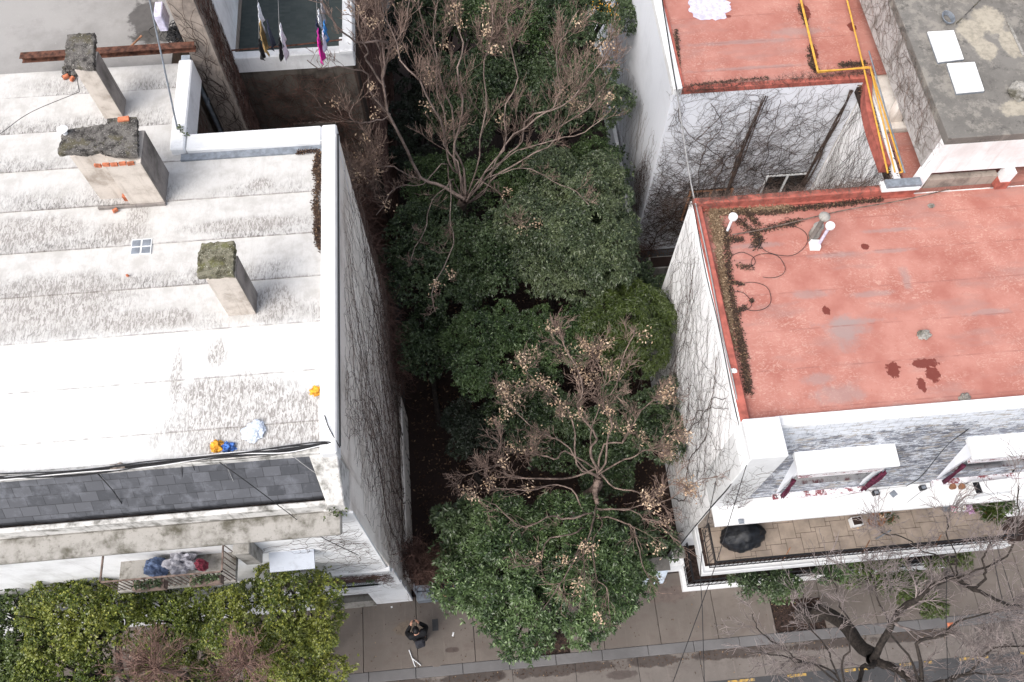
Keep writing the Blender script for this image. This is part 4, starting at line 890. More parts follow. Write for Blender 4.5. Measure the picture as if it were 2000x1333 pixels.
tb = Tubes(); tb.add(smooth_path([at(1430, 459, ZR+.06), at(1500, 446, ZR+.10), at(1640, 413, ZR+.12), at(1760, 392, ZR+.2), at(1855, 370, ZR+.15)], 30), .018); tb.build('thin_conduit', 'vine_light', None, 5, **T('long thin conduit crossing the red roof behind the vents', 'pipe'))
for (x, y, s_, mt, lab, sd) in [(1803, 655, .15, 'cornice', 'pale crumpled scrap on the middle of the red roof', 31), (1818, 403, .08, 'cornice', 'small pale stone with stain near the rear of red roof', 33), (1884, 778, .13, 'cement', 'grey cement lump at the front edge of red roof', 35), (1805, 798, .07, 'soil', 'small dark lump at front edge of the red roof', 37), (1433, 725, .07, 'white', 'white plastic knob on the left red coping', 39)]:
    crumple('roof_scrap', at(x, y, ZR+(.22 if x == 1433 else 0)), s_, s_*.8, s_*.7, mt, lab, 'debris', sd)
pts = np.r_[cloud([(1395, 412), (1440, 412), (1540, 405)], ZR+.02, 2600, .06), cloud([(1390, 410), (1400, 450), (1408, 520), (1418, 580), (1430, 680)], ZR+.02, 4200, .05), cloud([(1390, 400), (1400, 440), (1405, 470)], ZR+.02, 1500, .10)]
pts = pts[(pts[:, 0] > 6.245) & (pts[:, 1] < 12.40)]; scatter('tan_roof_litter', pts, .05, .035, 'gravel', kind='stuff', updir=.6)
def dark(poly, n, wd_): p_ = cloud(poly, ZR+.02, n, wd_); return p_[(p_[:, 0] > 6.245) & (p_[:, 1] < 12.40)]
pts = np.r_[dark([(1400, 415), (1500, 416), (1560, 408), (1640, 400), (1720, 390)], 2600, .04), dark([(1418, 450), (1425, 560), (1440, 640), (1452, 700), (1462, 765)], 3400, .05), dark([(1440, 430), (1480, 462), (1475, 480)], 700, .07), dark([(1470, 455), (1530, 440), (1560, 432)], 600, .05), dark([(1455, 410), (1480, 440)], 350, .05), dark([(1410, 470), (1450, 468)], 300, .04), dark([(1440, 520), (1470, 525)], 120, .04), dark([(1468, 586), (1468, 590)], 60, .02), dark([(1440, 610), (1455, 600)], 120, .03), dark([(1430, 552), (1450, 556)], 120, .02)]
scatter('dark_roof_litter', pts, .055, .03, 'debris', kind='stuff', updir=.5)
pts = np.r_[cloud([(1583, 90), (1585, 125), (1593, 140)], ZU+.01, 500, .05), cloud([(1640, 128), (1690, 125)], ZU+.01, 500, .05), cloud([(1320, 60), (1326, 160)], ZU+.02, 500, .03), cloud([(1350, 168), (1420, 160), (1500, 152)], ZU+.02, 260, .02), cloud([(1560, 10), (1575, 50)], ZU+.01, 260, .04)]
scatter('dark_roof_litter', pts, .055, .03, 'debris', kind='stuff')
# pale paint splash on the rear roof
import bmesh
def splash(name, c, r, mat, seed, label):
    g = np.random.default_rng(seed); n = 48; V = [(c[0], c[1], c[2])]
    for i in range(n):
        a = 6.283*i/n; k = 1+.35*mnoise.noise(Vector((math.cos(a)*2, math.sin(a)*2, seed)))+.03*g.normal(); V.append((c[0]+r[0]*k*math.cos(a), c[1]+r[1]*k*math.sin(a), c[2]))
    m = MB(); m.v = V; m.f = [(0, 1+i, 1+(i+1) % n) for i in range(n)]; return m
splash('s', at(1385, 15, ZU+.008), (.62, .5), 'white', 3, '').build('pale_paint_patch', 'c_lilac', ur)
# rooftop wire loops
g = np.random.default_rng(14); tb = Tubes()
for (x, y, r_) in [(1450, 510, .30), (1500, 520, .45), (1470, 580, .5), (1460, 470, .3), (1530, 470, .6), (1440, 590, .35)]:
    c = at(x, y, ZR+.03); a0 = g.uniform(0, 6); tb.add([c+np.array([r_*(1+.1*math.sin(2*t))*math.cos(t+a0), r_*.8*math.sin(t+a0), .02+.01*math.sin(5*t)]) for t in np.linspace(0, g.uniform(3.5, 5.8), 26)], .008)
tb.build('loose_wires', 'cable', None, 3, **T('loops of loose black wire on the corner of the red roof', 'wires'))

# ledge objects: air conditioner, lamps, pots
q = at(1940, 950, 4.95); o = thing('air_conditioner', 'cream air conditioner unit lying on the white ledge', 'air conditioner', (q[0], q[1], 4.62))
MB().obox((q[0]+.08, q[1], 4.63), (.95, .34, .36), .04).build('casing', 'white_stain', o, bevel=.02); MB().obox((q[0]-.47, q[1]-.02, 4.63), (.22, .38, .38), .04).build('end_frame', 'white', o, bevel=.01); MB().obox((q[0]-.47, q[1]-.02, 5.0105), (.17, .30, .012), .04).build('grille', 'black', o)
for x, y, lab in ((1712, 962, 'small black floodlight on the ledge beside the middle dormer'), (1804, 952, 'small black floodlight on the ledge between the dormers')):
    q = at(x, y, 4.75); o = thing('floodlight', lab, 'floodlight', (q[0], q[1], 4.62), 'floodlights on the white ledge')
    MB().obox((q[0], q[1], 4.63), (.17, .13, .12), .1).build('body', 'black', o, bevel=.01); MB().obox((q[0], q[1], 4.7505), (.11, .08, .01), .1).build('lens', 'steel', o)
q = at(1745, 965, 4.63); MB().obox((q[0], q[1], 4.621), (.17, .15, .03), .5).build('drain_cover', 'steel', None, .004, **T('square grey drain cover on the white ledge', 'drain cover'))
q = at(1448, 1018, 4.66); MB().obox((q[0], q[1], 4.621), (.16, .13, .07), 0, 0, .7).build('gutter_outlet', 'steel', None, .004, **T('small grey metal outlet at the ledge edge above black cover', 'gutter outlet'))
for x, y, lab in ((1862, 950, 'small rusty pot with dry soil, left of two on the ledge'), (1880, 950, 'small rusty pot, right of two on the ledge beside the air conditioner')):
    q = at(x, y, 4.75); o = thing('flower_pot', lab, 'flower pot', (q[0], q[1], 4.62), 'rusty pots on the ledge'); MB().lathe((q[0], q[1], 4.621), [(.06, 0), (.085, .13), (.07, .13), (.065, .10)], 14).build('pot', 'pot', o)
q = at(1978, 922, 4.9); tb = Tubes(); tb.add(smooth_path([q, q+[.05, .1, .2], q+[.16, .2, .24], q+[.2, .3, .3]], 8), .02); tb.build('bent_pipe', 'black', None, 6, **T('short bent black pipe behind the air conditioner', 'pipe'))
# terrace objects
def cover():
    bm = bmesh.new(); bmesh.ops.create_icosphere(bm, subdivisions=5, radius=1); c = at(1452, 1047, 3.1)
    for v in bm.verts:
        z = v.co.z; f_ = mnoise.noise(Vector((v.co.x*3, v.co.y*3, z*1.2+4)))*.12+abs(mnoise.noise(Vector((v.co.x*5+z, v.co.y*5, 1))))*.10
        ang = math.atan2(v.co.y, v.co.x); fold = .02*math.sin(ang*11+4*math.sin(ang*2))*(1-max(0, z))+.06*math.sin(ang*2+.7)
        k = 1+f_+fold; zz = max(z, -.75); v.co = Vector((c[0]+v.co.x*k*.60, c[1]+v.co.y*k*.43, ZF+.02+(zz+.75)*.50*(1+.25*f_)-.10*abs(v.co.x)))
    me = bpy.data.meshes.new('barbecue_cover'); bm.to_mesh(me); bm.free(); me.materials.append(M['tarp']); me.polygons.foreach_set('use_smooth', [True]*len(me.polygons))
    o = bpy.data.objects.new('barbecue_cover', me); COL.objects.link(o)
    for k, v in T('crumpled black tarpaulin cover over a barbecue on the tiled terrace', 'cover').items(): o[k] = v
M['tarp'] = plain('black_tarpaulin', (.010, .012, .016), .5, .3, 6, .8, spec=.35); cover()
def planter_plant(px, py, r, h, lab, pot, leaf, n=60, L=.10, W=.03, square=False, z=ZF, up=.6):
    q = at(px, py, z+h); o = thing('potted_plant', lab, 'potted plant', (q[0], q[1], z+.02), 'pots on the terrace')
    if square: MB().obox((q[0], q[1], z+.02), (r*2, r*1.7, h), .08).build('pot', pot, o, bevel=.01); MB().obox((q[0], q[1], z+.021+h), (r*1.75, r*1.4, .01), .08).build('soil', 'soil', o)
    else: MB().lathe((q[0], q[1], z+.02), [(r*.75, 0), (r, h), (r*1.08, h), (r*.88, h+.001), (r*.85, h-.05)], 18).build('pot', pot, o)
    if n:
        C = np.array([q[0], q[1], z+h])+rng.normal(0, 1, (n, 3))*np.array([r*.5, r*.5, .03]); N = unit(rng.normal(size=(n, 3))*.7+np.array([0, 0, up])); rosettes('leaves', C+N*.06, N, 4, L, W, leaf, o, .7)
planter_plant(1674, 1018, .15, .25, 'square white planter with dark soil and a pale flower', 'white', 'seed', 3, .06, .04, True)
planter_plant(1712, 1015, .20, .30, 'large round clay pot with white blooms beside the grey pole', 'pot', 'seed', 8, .08, .05)
planter_plant(1735, 1010, .15, .30, 'green leafy pot just right of the large clay pot', 'pot', 'leaf_dark', 40)
planter_plant(1850, 993, .10, .2, 'small grey pot, leftmost of the cluster at the terrace right end', 'steel', 'seed', 2, .05, .03)
planter_plant(1864, 993, .09, .15, 'small pot with pink flowers in the right cluster', 'white', 'pinkleaf', 14, .06, .05)
planter_plant(1879, 992, .11, .2, 'round pale pot between pink and lilac bundles', 'white_stain', 'seed', 2, .05, .03)
planter_plant(1893, 993, .10, .12, 'lilac pink bundle of petals in the right cluster', 'maroon', 'lilacleaf', 40, .08, .06)
planter_plant(1912, 985, .15, .3, 'dark green bushy pot right of the lilac bundle', 'pot', 'leaf_mid', 120, .12, .035)
planter_plant(1938, 1000, .2, .3, 'large light green bushy plant at the terrace right end', 'pot', 'leaf_olive', 260, .16, .04)
planter_plant(1960, 985, .2, .3, 'tall green plant rightmost on the terrace', 'pot', 'leaf_mid', 220, .16, .04)
M_dummy = 0
tb = Tubes(); q = at(1711, 1053, ZF+.02); tb.add([q, q+np.array([0, 0, 1.0])], .025); tb.build('grey_post', 'steel', None, 6, **T('slim grey post standing on terrace tiles by the railing', 'post'))

# ================================================================ GARDEN FRONT, PAVEMENT THINGS
o = thing('lot_gate', 'grey blue sheet metal gate closing the garden at the pavement', 'gate', (-2.3, 4.75, 0))
MB().box(-2.28, .4, 4.72, 4.78, 0, 1.15).build('sheet', 'steel', o); m = MB()
for i in range(4): m.box(-2.28+i*.86, -2.22+i*.86, 4.66, 4.84, 0, 1.2)
m.build('frame', 'steel', o)
MB().box(-2.25, .4, 4.45, 4.71, .02, .55).build('step_box', 'steel', o, bevel=.02)
q0, q1 = at(1250, 1113, .9), at(1330, 1092, .9)
o = thing('boundary_pillar', 'white garden wall with pale blue cover beside the red roof house', 'wall', (q0[0], q0[1], 0))
MB().box(q0[0]-1.2, 5.86, 4.70, 4.95, -.05, .9).build('wall', 'white_stain', o, bevel=.01); MB().box(q0[0]-1.2, 5.4, 4.60, 5.0, .901, .95).build('coping', 'cement', o); MB().hexa([(4.55, 4.35, .2), (5.25, 4.35, .2), (5.4, 4.69, .85), (4.7, 4.69, .85), (4.55, 4.35, .23), (5.25, 4.35, .23), (5.4, 4.69, .88), (4.7, 4.69, .88)]).build('blue_cover', 'blueish', o)
q = at(1322, 1080, 1.1); o = thing('meter_box', 'small grey box on the white garden pillar', 'box', q); MB().box(5.55, 5.84, 4.9, 5.2, .0, 1.1).build('pillar', 'white_stain', o); MB().box(5.52, 5.87, 4.87, 5.23, 1.101, 1.2).build('lid', 'cement', o, bevel=.02)
q = at(850, 1221, .01); MB().box(q[0]-.09, q[0]+.09, q[1]-.17, q[1]+.17, .0, .012).build('access_plate', 'asphalt', None, .003, **T('small dark rectangular plate set in the pavement', 'cover plate'))
q = at(852, 1285, .01); m = MB().lathe((q[0], q[1], .001), [(.26, 0), (.26, .005), (.22, .006)], 26); m.build('round_patch', 'walk', None, **T('round cover mark in the pavement near the kerb', 'cover plate'))
for (x, y, l, rz, lab) in [(885, 1239, .12, 1.3, 'small white scrap on pavement, right of the standing person'), (765, 1186, .05, .3, 'tiny white scrap by the garage threshold')]:
    q = at(x, y, .01); MB().obox((q[0], q[1], .004), (l, .05, .012), rz, 0, .8).build('paper_scrap', 'white', None, **T(lab, 'litter', 'scraps on the pavement'))
tb = Tubes(); a, b, c, d_ = at(799, 1270, .03), at(811, 1303, .03), at(808, 1288, .06), at(822, 1300, .03)
tb.add([a, (a+b)/2, b], .016); tb.add([(a+b)/2+[0, 0, .02], (c+d_)/2, d_], .014); tb.build('white_sticks', 'white', None, 6, **T('thin white forked stick lying on pavement below the person', 'stick'))
q = at(1562, 1193, .05); crumple('stone', q, .09, .07, .07, 'steel', 'grey stone in the square tree pit', 'stone', 41)
q = at(1853, 1209, .0); MB().box(q[0]-.1, q[0]+.1, 2.33, 2.45, -.1, .012).build('brick_piece', 'brick', None, **T('brick fragment in the kerb by the bare street tree', 'brick'))

# ---------------------------------------------------------------- people
def skin_figure(name, joints, edges, mat, parent, sub=2, root=0):
    me = bpy.data.meshes.new(name); me.from_pydata([j[0] for j in joints], edges, []); me.update()
    o = bpy.data.objects.new(name, me); COL.objects.link(o); sk = o.modifiers.new('skin', 'SKIN')
    for i, j in enumerate(joints):
        r = j[1]; me.skin_vertices[0].data[i].radius = (r, r) if np.isscalar(r) else r
    me.skin_vertices[0].data[root].use_root = True; sk.use_smooth_shade = True
    s_ = o.modifiers.new('sub', 'SUBSURF'); s_.levels = sub; s_.render_levels = sub; me.materials.append(M[mat]); return fin(o, parent)
def person(px, py, face, label, raise_=1., stoop=.0, bag=True):
    c = at(px, py, 1.55); o = thing('person', label, 'person', (c[0], c[1], 0))
    cf, sf = math.cos(face), math.sin(face)   # face = heading of the +Y local axis
    def L(x, y, z): return (c[0]+x*cf-y*sf, c[1]+x*sf+y*cf, z)
    J, E_ = [], []
    def add(p, r, par=None): J.append((L(*p), r)); (E_.append((par, len(J)-1)) if par is not None else None); return len(J)-1
    sy = -.06-stoop
    pel = add((0, sy-.03, .95), (.16, .12)); ch = add((0, sy, 1.22), (.17, .13), pel); nk = add((0, sy+.03, 1.42), (.12, .09), ch); 
    neck = add((0, sy+.05, 1.50), .055, nk); hd = add((0, sy+.08, 1.60), (.085, .095), neck); add((0, sy+.10, 1.69), (.07, .08), hd)
    for s_ in (-1, 1):
        hip = add((s_*.10, sy-.03, .82), .10, pel); kn = add((s_*.12, sy+.01, .48), .07, hip); an = add((s_*.13, sy-.03, .10), .045, kn); add((s_*.15, sy+.14, .045), (.045, .035), an)
        sh = add((s_*.19, sy+.01, 1.38), .075, nk); el = add((s_*.27, sy+.16, 1.16 if raise_ else 1.08), .055, sh); wr = add((s_*.115, sy+.30, 1.36), .035, el); add((s_*.095, sy+.34, 1.42), (.042, .028), wr)
    body = skin_figure('body', J, E_, 'skin', o)
    # coat: a slightly thicker shell over torso and arms
    J, E_ = [], []
    pel = add((0, sy-.04, .78), (.22, .18)); mid = add((0, sy-.02, 1.05), (.20, .16), pel); ch = add((0, sy-.01, 1.26), (.205, .155), mid); nk = add((0, sy+.02, 1.42), (.14, .11), ch); add((0, sy+.02, 1.50), (.085, .08), nk)
    for s_ in (-1, 1):
        sh = add((s_*.20, sy+.01, 1.39), .10, nk); el = add((s_*.29, sy+.16, 1.16), .082, sh); add((s_*.112, sy+.305, 1.385), .05, el)
    skin_figure('coat', J, E_, 'blackcloth', o)
    J, E_ = [], []
    p0 = add((0, sy-.03, .90), .12)
    for s_ in (-1, 1):
        hip = add((s_*.10, sy-.03, .80), .11, p0); kn = add((s_*.12, sy+.01, .48), .085, hip); add((s_*.13, sy-.03, .12), .07, kn)
    skin_figure('trousers', J, E_, 'blackcloth', o)
    for s_ in (-1, 1): J, E_ = [], []; a_ = add((s_*.13, sy-.05, .06), (.055, .055)); add((s_*.15, sy+.15, .045), (.05, .042), a_); skin_figure('shoe', J, E_, 'black', o)
    # hair cap
    bm = bmesh.new(); bmesh.ops.create_icosphere(bm, subdivisions=3, radius=1)
    for v in bm.verts:
        n_ = 1+.06*mnoise.noise(v.co*4); z = v.co.z*.125; y = v.co.y*.118; x = v.co.x*.102
        if y > .045 and z < .02: y = .045
        v.co = Vector(L(x*n_, sy+.085+y*n_, 1.665+z*n_))
    me = bpy.data.meshes.new('hair'); bm.to_mesh(me); bm.free(); me.materials.append(M['hair']); me.polygons.foreach_set('use_smooth', [True]*len(me.polygons)); h = bpy.data.objects.new('hair', me); COL.objects.link(h); fin(h, o)
    # face: nose, ears, eyes and mouth
    bm = bmesh.new()
    for (x, y, z, r, k) in [(0, .185, 1.62, .016, 1.6), (-.088, .07, 1.62, .022, 1.4), (.088, .07, 1.62, .022, 1.4)]:
        bmesh.ops.create_uvsphere(bm, u_segments=8, v_segments=6, radius=r, matrix=Matrix.Translation(L(x, sy+y, z)) @ Matrix.Diagonal((1, 1, k, 1)))
    me = bpy.data.meshes.new('face'); bm.to_mesh(me); bm.free(); me.materials.append(M['skin']); h = bpy.data.objects.new('nose_and_ears', me); COL.objects.link(h); fin(h, o)
    # hands: palm plus five separate fingers curled round the phone
    for s_ in (-1, 1):
        J, E_ = [], []
        w_ = add((s_*.115, sy+.31, 1.37), .026); pm = add((s_*.088, sy+.355, 1.44), (.036, .018), w_)
        for k in range(4):
            f0 = add((s_*(.075-.004*k), sy+.375-.008*k, 1.485-.02*k), .0105, pm); f1 = add((s_*(.045-.003*k), sy+.395-.006*k, 1.50-.024*k), .0095, f0); add((s_*(.015+.004*k), sy+.392-.004*k, 1.498-.026*k), .008, f1)
        t0 = add((s_*.075, sy+.335, 1.45), .013, w_); add((s_*.045, sy+.335, 1.475), .010, t0)
        skin_figure('hand', J, E_, 'skin', o, 1)
    MB().hexa([L(-.04, sy+.36, 1.42), L(.04, sy+.36, 1.42), L(.04, sy+.37, 1.42), L(-.04, sy+.37, 1.42), L(-.04, sy+.36, 1.57), L(.04, sy+.36, 1.57), L(.04, sy+.37, 1.57), L(-.04, sy+.37, 1.57)]).build('phone', 'black', None, **T('small dark phone held up by the '+('left person on the pavement' if bag else 'person half hidden under the tree'), 'phone'))
    if bag: MB().hexa([L(-.14, sy-.34, 1.0), L(.14, sy-.34, 1.0), L(.15, sy-.16, 1.0), L(-.15, sy-.16, 1.0), L(-.12, sy-.30, 1.38), L(.12, sy-.30, 1.38), L(.13, sy-.15, 1.42), L(-.13, sy-.15, 1.42)]).build('backpack', 'darkgrey', None, .04, **T('dark grey backpack worn by the standing person in black', 'backpack'))
M['hair'] = plain('black_hair', (.012, .011, .012), .45, .3, 30); M['darkgrey'] = plain('dark_grey_fabric', (.035, .036, .045), .8, .2)
person(813, 1234, R_(12), 'person in black coat with raised hands holding a phone, on the open pavement')
person(870, 1158, R_(-30), 'person in black half hidden under the edge of the street tree', bag=False)

# ================================================================ GREENERY
def T_(*a, **k): return leafy_tree(*a, **k)
# street tree in front of the gate
T_('street_tree', 'dark glossy evergreen street tree overhanging the pavement', 'tree', 1062, 1120, 3.6, 200, (1.6, 3.0), 'leaf_mid', nsub=66, dens=95, k=8, L=.12, W=.036, hz=.62, seed=3, ry=150, sub=(.22, .36))
T_('evergreen_tree', 'low evergreen at the gate, left lobe next to the dark gap', 'tree', 930, 1040, 3.0, 88, (-.2, 5.6), 'leaf_dark', nsub=22, dens=55, L=.16, W=.05, seed=4, group='garden evergreens')
T_('evergreen_tree', 'dark small leaved evergreen right beside the white house wall, front of garden', 'tree', 1220, 1080, 2.4, 100, (4.6, 5.4), 'leaf_dark', nsub=26, dens=60, k=6, L=.12, W=.05, seed=5, group='garden evergreens')
trees = [  # px, py, z, rpx, ry, base, leaf, k, L, W, nsub, label
 (1110, 450, 5.0, 130, 145, (2.7, 13.6), 'leaf_grey', 8, .17, .045, 44, 'broad grey green tree in the middle of the garden'),
 (975, 685, 4.2, 105, 95, (.6, 10.4), 'leaf_mid', 7, .15, .045, 34, 'round mid green tree left of the central gap'),
 (1085, 665, 3.8, 80, 70, (2.2, 10.6), 'leaf_mid', 7, .15, .045, 24, 'green tree between the round crown and olive tree'),
 (1220, 640, 4.3, 88, 95, (4.7, 11), 'leaf_olive', 9, .20, .032, 30, 'olive green narrow leaved tree against the white wall'),
 (1255, 800, 3.2, 75, 130, (5.0, 8.5), 'leaf_dark', 7, .14, .045, 26, 'dark tree below the olive tree along the white wall'),
 (1050, 810, 3.0, 90, 80, (1.6, 8.4), 'leaf_dark', 7, .14, .045, 26, 'dark green tree beneath the left twigs of the front bare tree'),
 (930, 830, 2.2, 80, 70, (-.1, 8.1), 'leaf_gdark', 7, .14, .045, 20, 'low grey green shrub tree beside the bare leaf littered gap'),
 (1150, 880, 2.4, 100, 90, (3.3, 7.4), 'leaf_dark', 7, .14, .05, 22, 'dark evergreen directly under the front bare tree'),
 (850, 520, 4.0, 95, 130, (-1.2, 13.0), 'leaf_dark', 7, .12, .05, 34, 'dark small leaved tree beside the brown vine bush'),
 (838, 680, 3.2, 68, 90, (-1.3, 10.4), 'leaf_dark', 7, .12, .05, 22, 'darkest low tree left of the round mid green crown'),
 (960, 500, 4.6, 90, 90, (.4, 12.9), 'leaf_dark', 6, .13, .055, 28, 'dark leafy tree left of the broad grey green tree'),
 (880, 375, 3.2, 110, 75, (-.7, 15.2), 'leaf_mid', 6, .12, .05, 30, 'leafy tree around the foot of the big bare tree'),
 (1045, 345, 3.2, 100, 70, (1.6, 16.2), 'leaf_mid', 6, .13, .05, 30, 'leafy tree right of the big bare tree foot'),
 (1170, 330, 3.8, 65, 85, (4.1, 16.8), 'leaf_mid', 6, .12, .05, 22, 'small leafy tree close to the low white boundary wall'),
 (1185, 480, 4.0, 55, 90, (4.2, 13.6), 'leaf_dark', 7, .14, .045, 22, 'dark tree near the courtyard planter'),
 (1240, 560, 3.0, 60, 60, (5.0, 12.2), 'leaf_dark', 6, .13, .05, 18, 'small dark tree at the corner of the courtyard'),
 (1010, 190, 4.2, 120, 120, (1.3, 19.0), 'leaf_dark', 7, .13, .05, 34, 'dark green tree behind the big bare tree'),
 (1120, 180, 5.2, 90, 110, (3.7, 19.5), 'leaf_dark', 7, .13, .05, 30, 'dark tree next to the tall rear white wall'),
 (900, 180, 4.6, 80, 120, (-.4, 19.0), 'leaf_dark', 7, .13, .05, 24, 'shadowed tree beside the brown overgrown wall'),
 (812, 250, 3.0, 62, 100, (-1.6, 17.6), 'leaf_gdark', 7, .13, .05, 20, 'dim undergrowth tree at the foot of the brown overgrown wall'),
 (800, 90, 3.2, 62, 100, (-1.5, 21.2), 'leaf_gdark', 7, .13, .05, 20, 'dim undergrowth tree far back beside the overgrown wall'),
 (1150, 30, 6.0, 100, 90, (4.3, 23.4), 'leaf_dark', 7, .13, .05, 28, 'dark tree with orange dry tufts at the top edge'),
 (1020, 20, 5.5, 110, 90, (1.8, 23.0), 'leaf_mid', 7, .13, .05, 28, 'green tree at the top edge between bare branches'),
 (870, 20, 5.0, 90, 90, (-.6, 23.0), 'leaf_dark', 7, .13, .05, 22, 'dim tree at the top edge near the brown wall')]
for i, (px, py, z, rx, ry, b, lf, k, L, W_, ns, lab) in enumerate(trees):
    T_('evergreen_tree', lab, 'tree', px, py, z, rx*1.04, b, lf, nsub=ns, dens=120, k=k, L=L*.64, W=W_*.74, ry=ry, seed=20+i, group='garden evergreens', hz=.7, spread=1.0 if lf != 'leaf_olive' else 1.15, bend=.45 if lf in ('leaf_olive', 'leaf_grey') else .25)
g = np.random.default_rng(3); C = np.array([at(x, y, 7) for x, y in [(1192, 15), (1190, 12), (1160, 12), (1195, 35), (1200, 100)]]); seeds('orange_dry_tufts', C, g, 1.1, None, 26, .14, .05, .03, 'orange', kind='stuff')
# yellow green street trees, bottom left
for i, (px, py, z, rx, ry, b, lf, ns, lab) in enumerate([
 (25, 1210, 5.2, 90, 120, (-13.2, 3.0), 'leaf_ydark', 30, 'dark green street tree at the left edge below the cornice'),
 (160, 1190, 6.0, 108, 98, (-10.9, 3.0), 'leaf_yel', 40, 'yellow green street tree second from the left'),
 (345, 1205, 5.0, 98, 82, (-8.2, 3.0), 'leaf_ymid', 40, 'street tree between the yellow green crowns, below the balcony'),
 (548, 1212, 5.8, 135, 104, (-5.2, 3.0), 'leaf_yel', 50, 'large bright yellow green street tree nearest the garage'),
 (130, 1320, 5.0, 120, 85, (-10.6, 1.9), 'leaf_ymid', 36, 'low green crown at the bottom edge, left of the bare twigs'),
 (20, 1320, 4.6, 80, 80, (-12.6, 1.9), 'leaf_ydark', 24, 'dark crown in the bottom left corner'),
 (350, 1335, 4.0, 120, 70, (-8.0, 1.9), 'leaf_ymid', 30, 'low crown beneath the bare twig crowns'),
 (585, 1310, 4.4, 110, 85, (-4.9, 2.0), 'leaf_yel', 40, 'bright crown at the bottom edge by the pavement')]):
    T_('street_tree', lab, 'tree', px, py, z, rx, b, lf, nsub=ns+14, dens=125, k=6, L=.068, W=.036, ry=ry, seed=60+i, group='yellow green street trees', sub=(.20, .40), hz=.9, hole_t=-1.0)
# hedge plants of the front garden, right
for i, (px, py, z, rx, ry, b, lf, lab) in enumerate([
 (1475, 1135, 1.3, 68, 38, (7.4, 4.3), 'leaf_dark', 'dark shrub spilling over the front garden fence'),
 (1530, 1150, 1.0, 40, 35, (8.2, 4.1), 'leaf_mid', 'light shrub over the tree pit corner'),
 (1640, 1120, 1.4, 55, 30, (9.8, 4.3), 'leaf_mid', 'green shrub in the middle of the front garden'),
 (1710, 1125, 1.5, 62, 40, (10.9, 4.3), 'leaf_olive', 'bright green shrub behind the bare street twigs'),
 (1765, 1150, 1.2, 50, 35, (11.8, 4.2), 'leaf_olive', 'olive shrub hanging over the pavement'),
 (1850, 1095, 1.2, 50, 20, (13.2, 4.3), 'leaf_olive', 'shrub at the right end of the front garden'),
 (1825, 1190, 1.0, 28, 24, (12.3, 3.9), 'leaf_olive', 'small light weed clump near the kerb')]):
    T_('shrub', lab, 'shrub', px, py, z, rx, b, lf, nsub=16, dens=75, k=6, L=.11, W=.035, ry=ry, seed=80+i, group='front garden shrubs', hz=.9)

# ---------------------------------------------------------------- bare trees
def bare_tree(name, label, base, limbs, mat, n1, levels, lens, seed, r0=.11, seedfrac=.5, seedn=12, up=.3, group=None, twigmat=None, wig=.16, minr=.006, limb_r=(.06, .012), lean=None, seedL=.075, crook=.06):
    g = np.random.default_rng(seed); o = thing(name, label, 'tree', base, group); tb = Tubes(); tw = Tubes(); tips = []
    for li in limbs:
        pts = [np.asarray(p, float) for p in li['p']]; q_ = [pts[0]]
        for a_, b_ in zip(pts[:-1], pts[1:]):
            L_ = np.linalg.norm(b_-a_)
            if crook and L_ > .6: q_.append((a_+b_)/2+g.normal(0, crook*L_, 3))
            q_.append(b_+(g.normal(0, crook*.4, 3) if b_ is not pts[-1] else 0))
        P = smooth_path(q_, 18); ra, rb_ = li.get('r', limb_r)
        P[1:-1] += g.normal(0, .015, P[1:-1].shape); tb.add(P, ra, rb_)
        if li.get('tw', True): twigs_from(tw, P[li.get('s', 3):], max(rb_*1.6, .02), levels, g, lens*li.get('l', 1), int(n1*li.get('n', 1)), up, None, tips, wig, minr, lean)
    tb.build('trunk', mat, o, 7); tw.build('twigs', twigmat or mat, o, 3)
    if seedfrac and tips: seeds('dry_seed_clusters', tips, g, seedfrac, o, seedn, .095, seedL, .036)
    return o
def PL(*a): return [at(x, y, z) for x, y, z in a]
DZ = 1.6
def PZ(*a): return [at(x, y, z+DZ*min(1, max(0, (z-2.5)/1.2))) for x, y, z in a]
B = at(905, 415, 2.5); Bg = np.array([B[0], B[1], 0.])
hub = at(908, 390, 4.9)
L1 = [dict(p=[Bg, B, hub], r=(.20, .15), tw=False)]
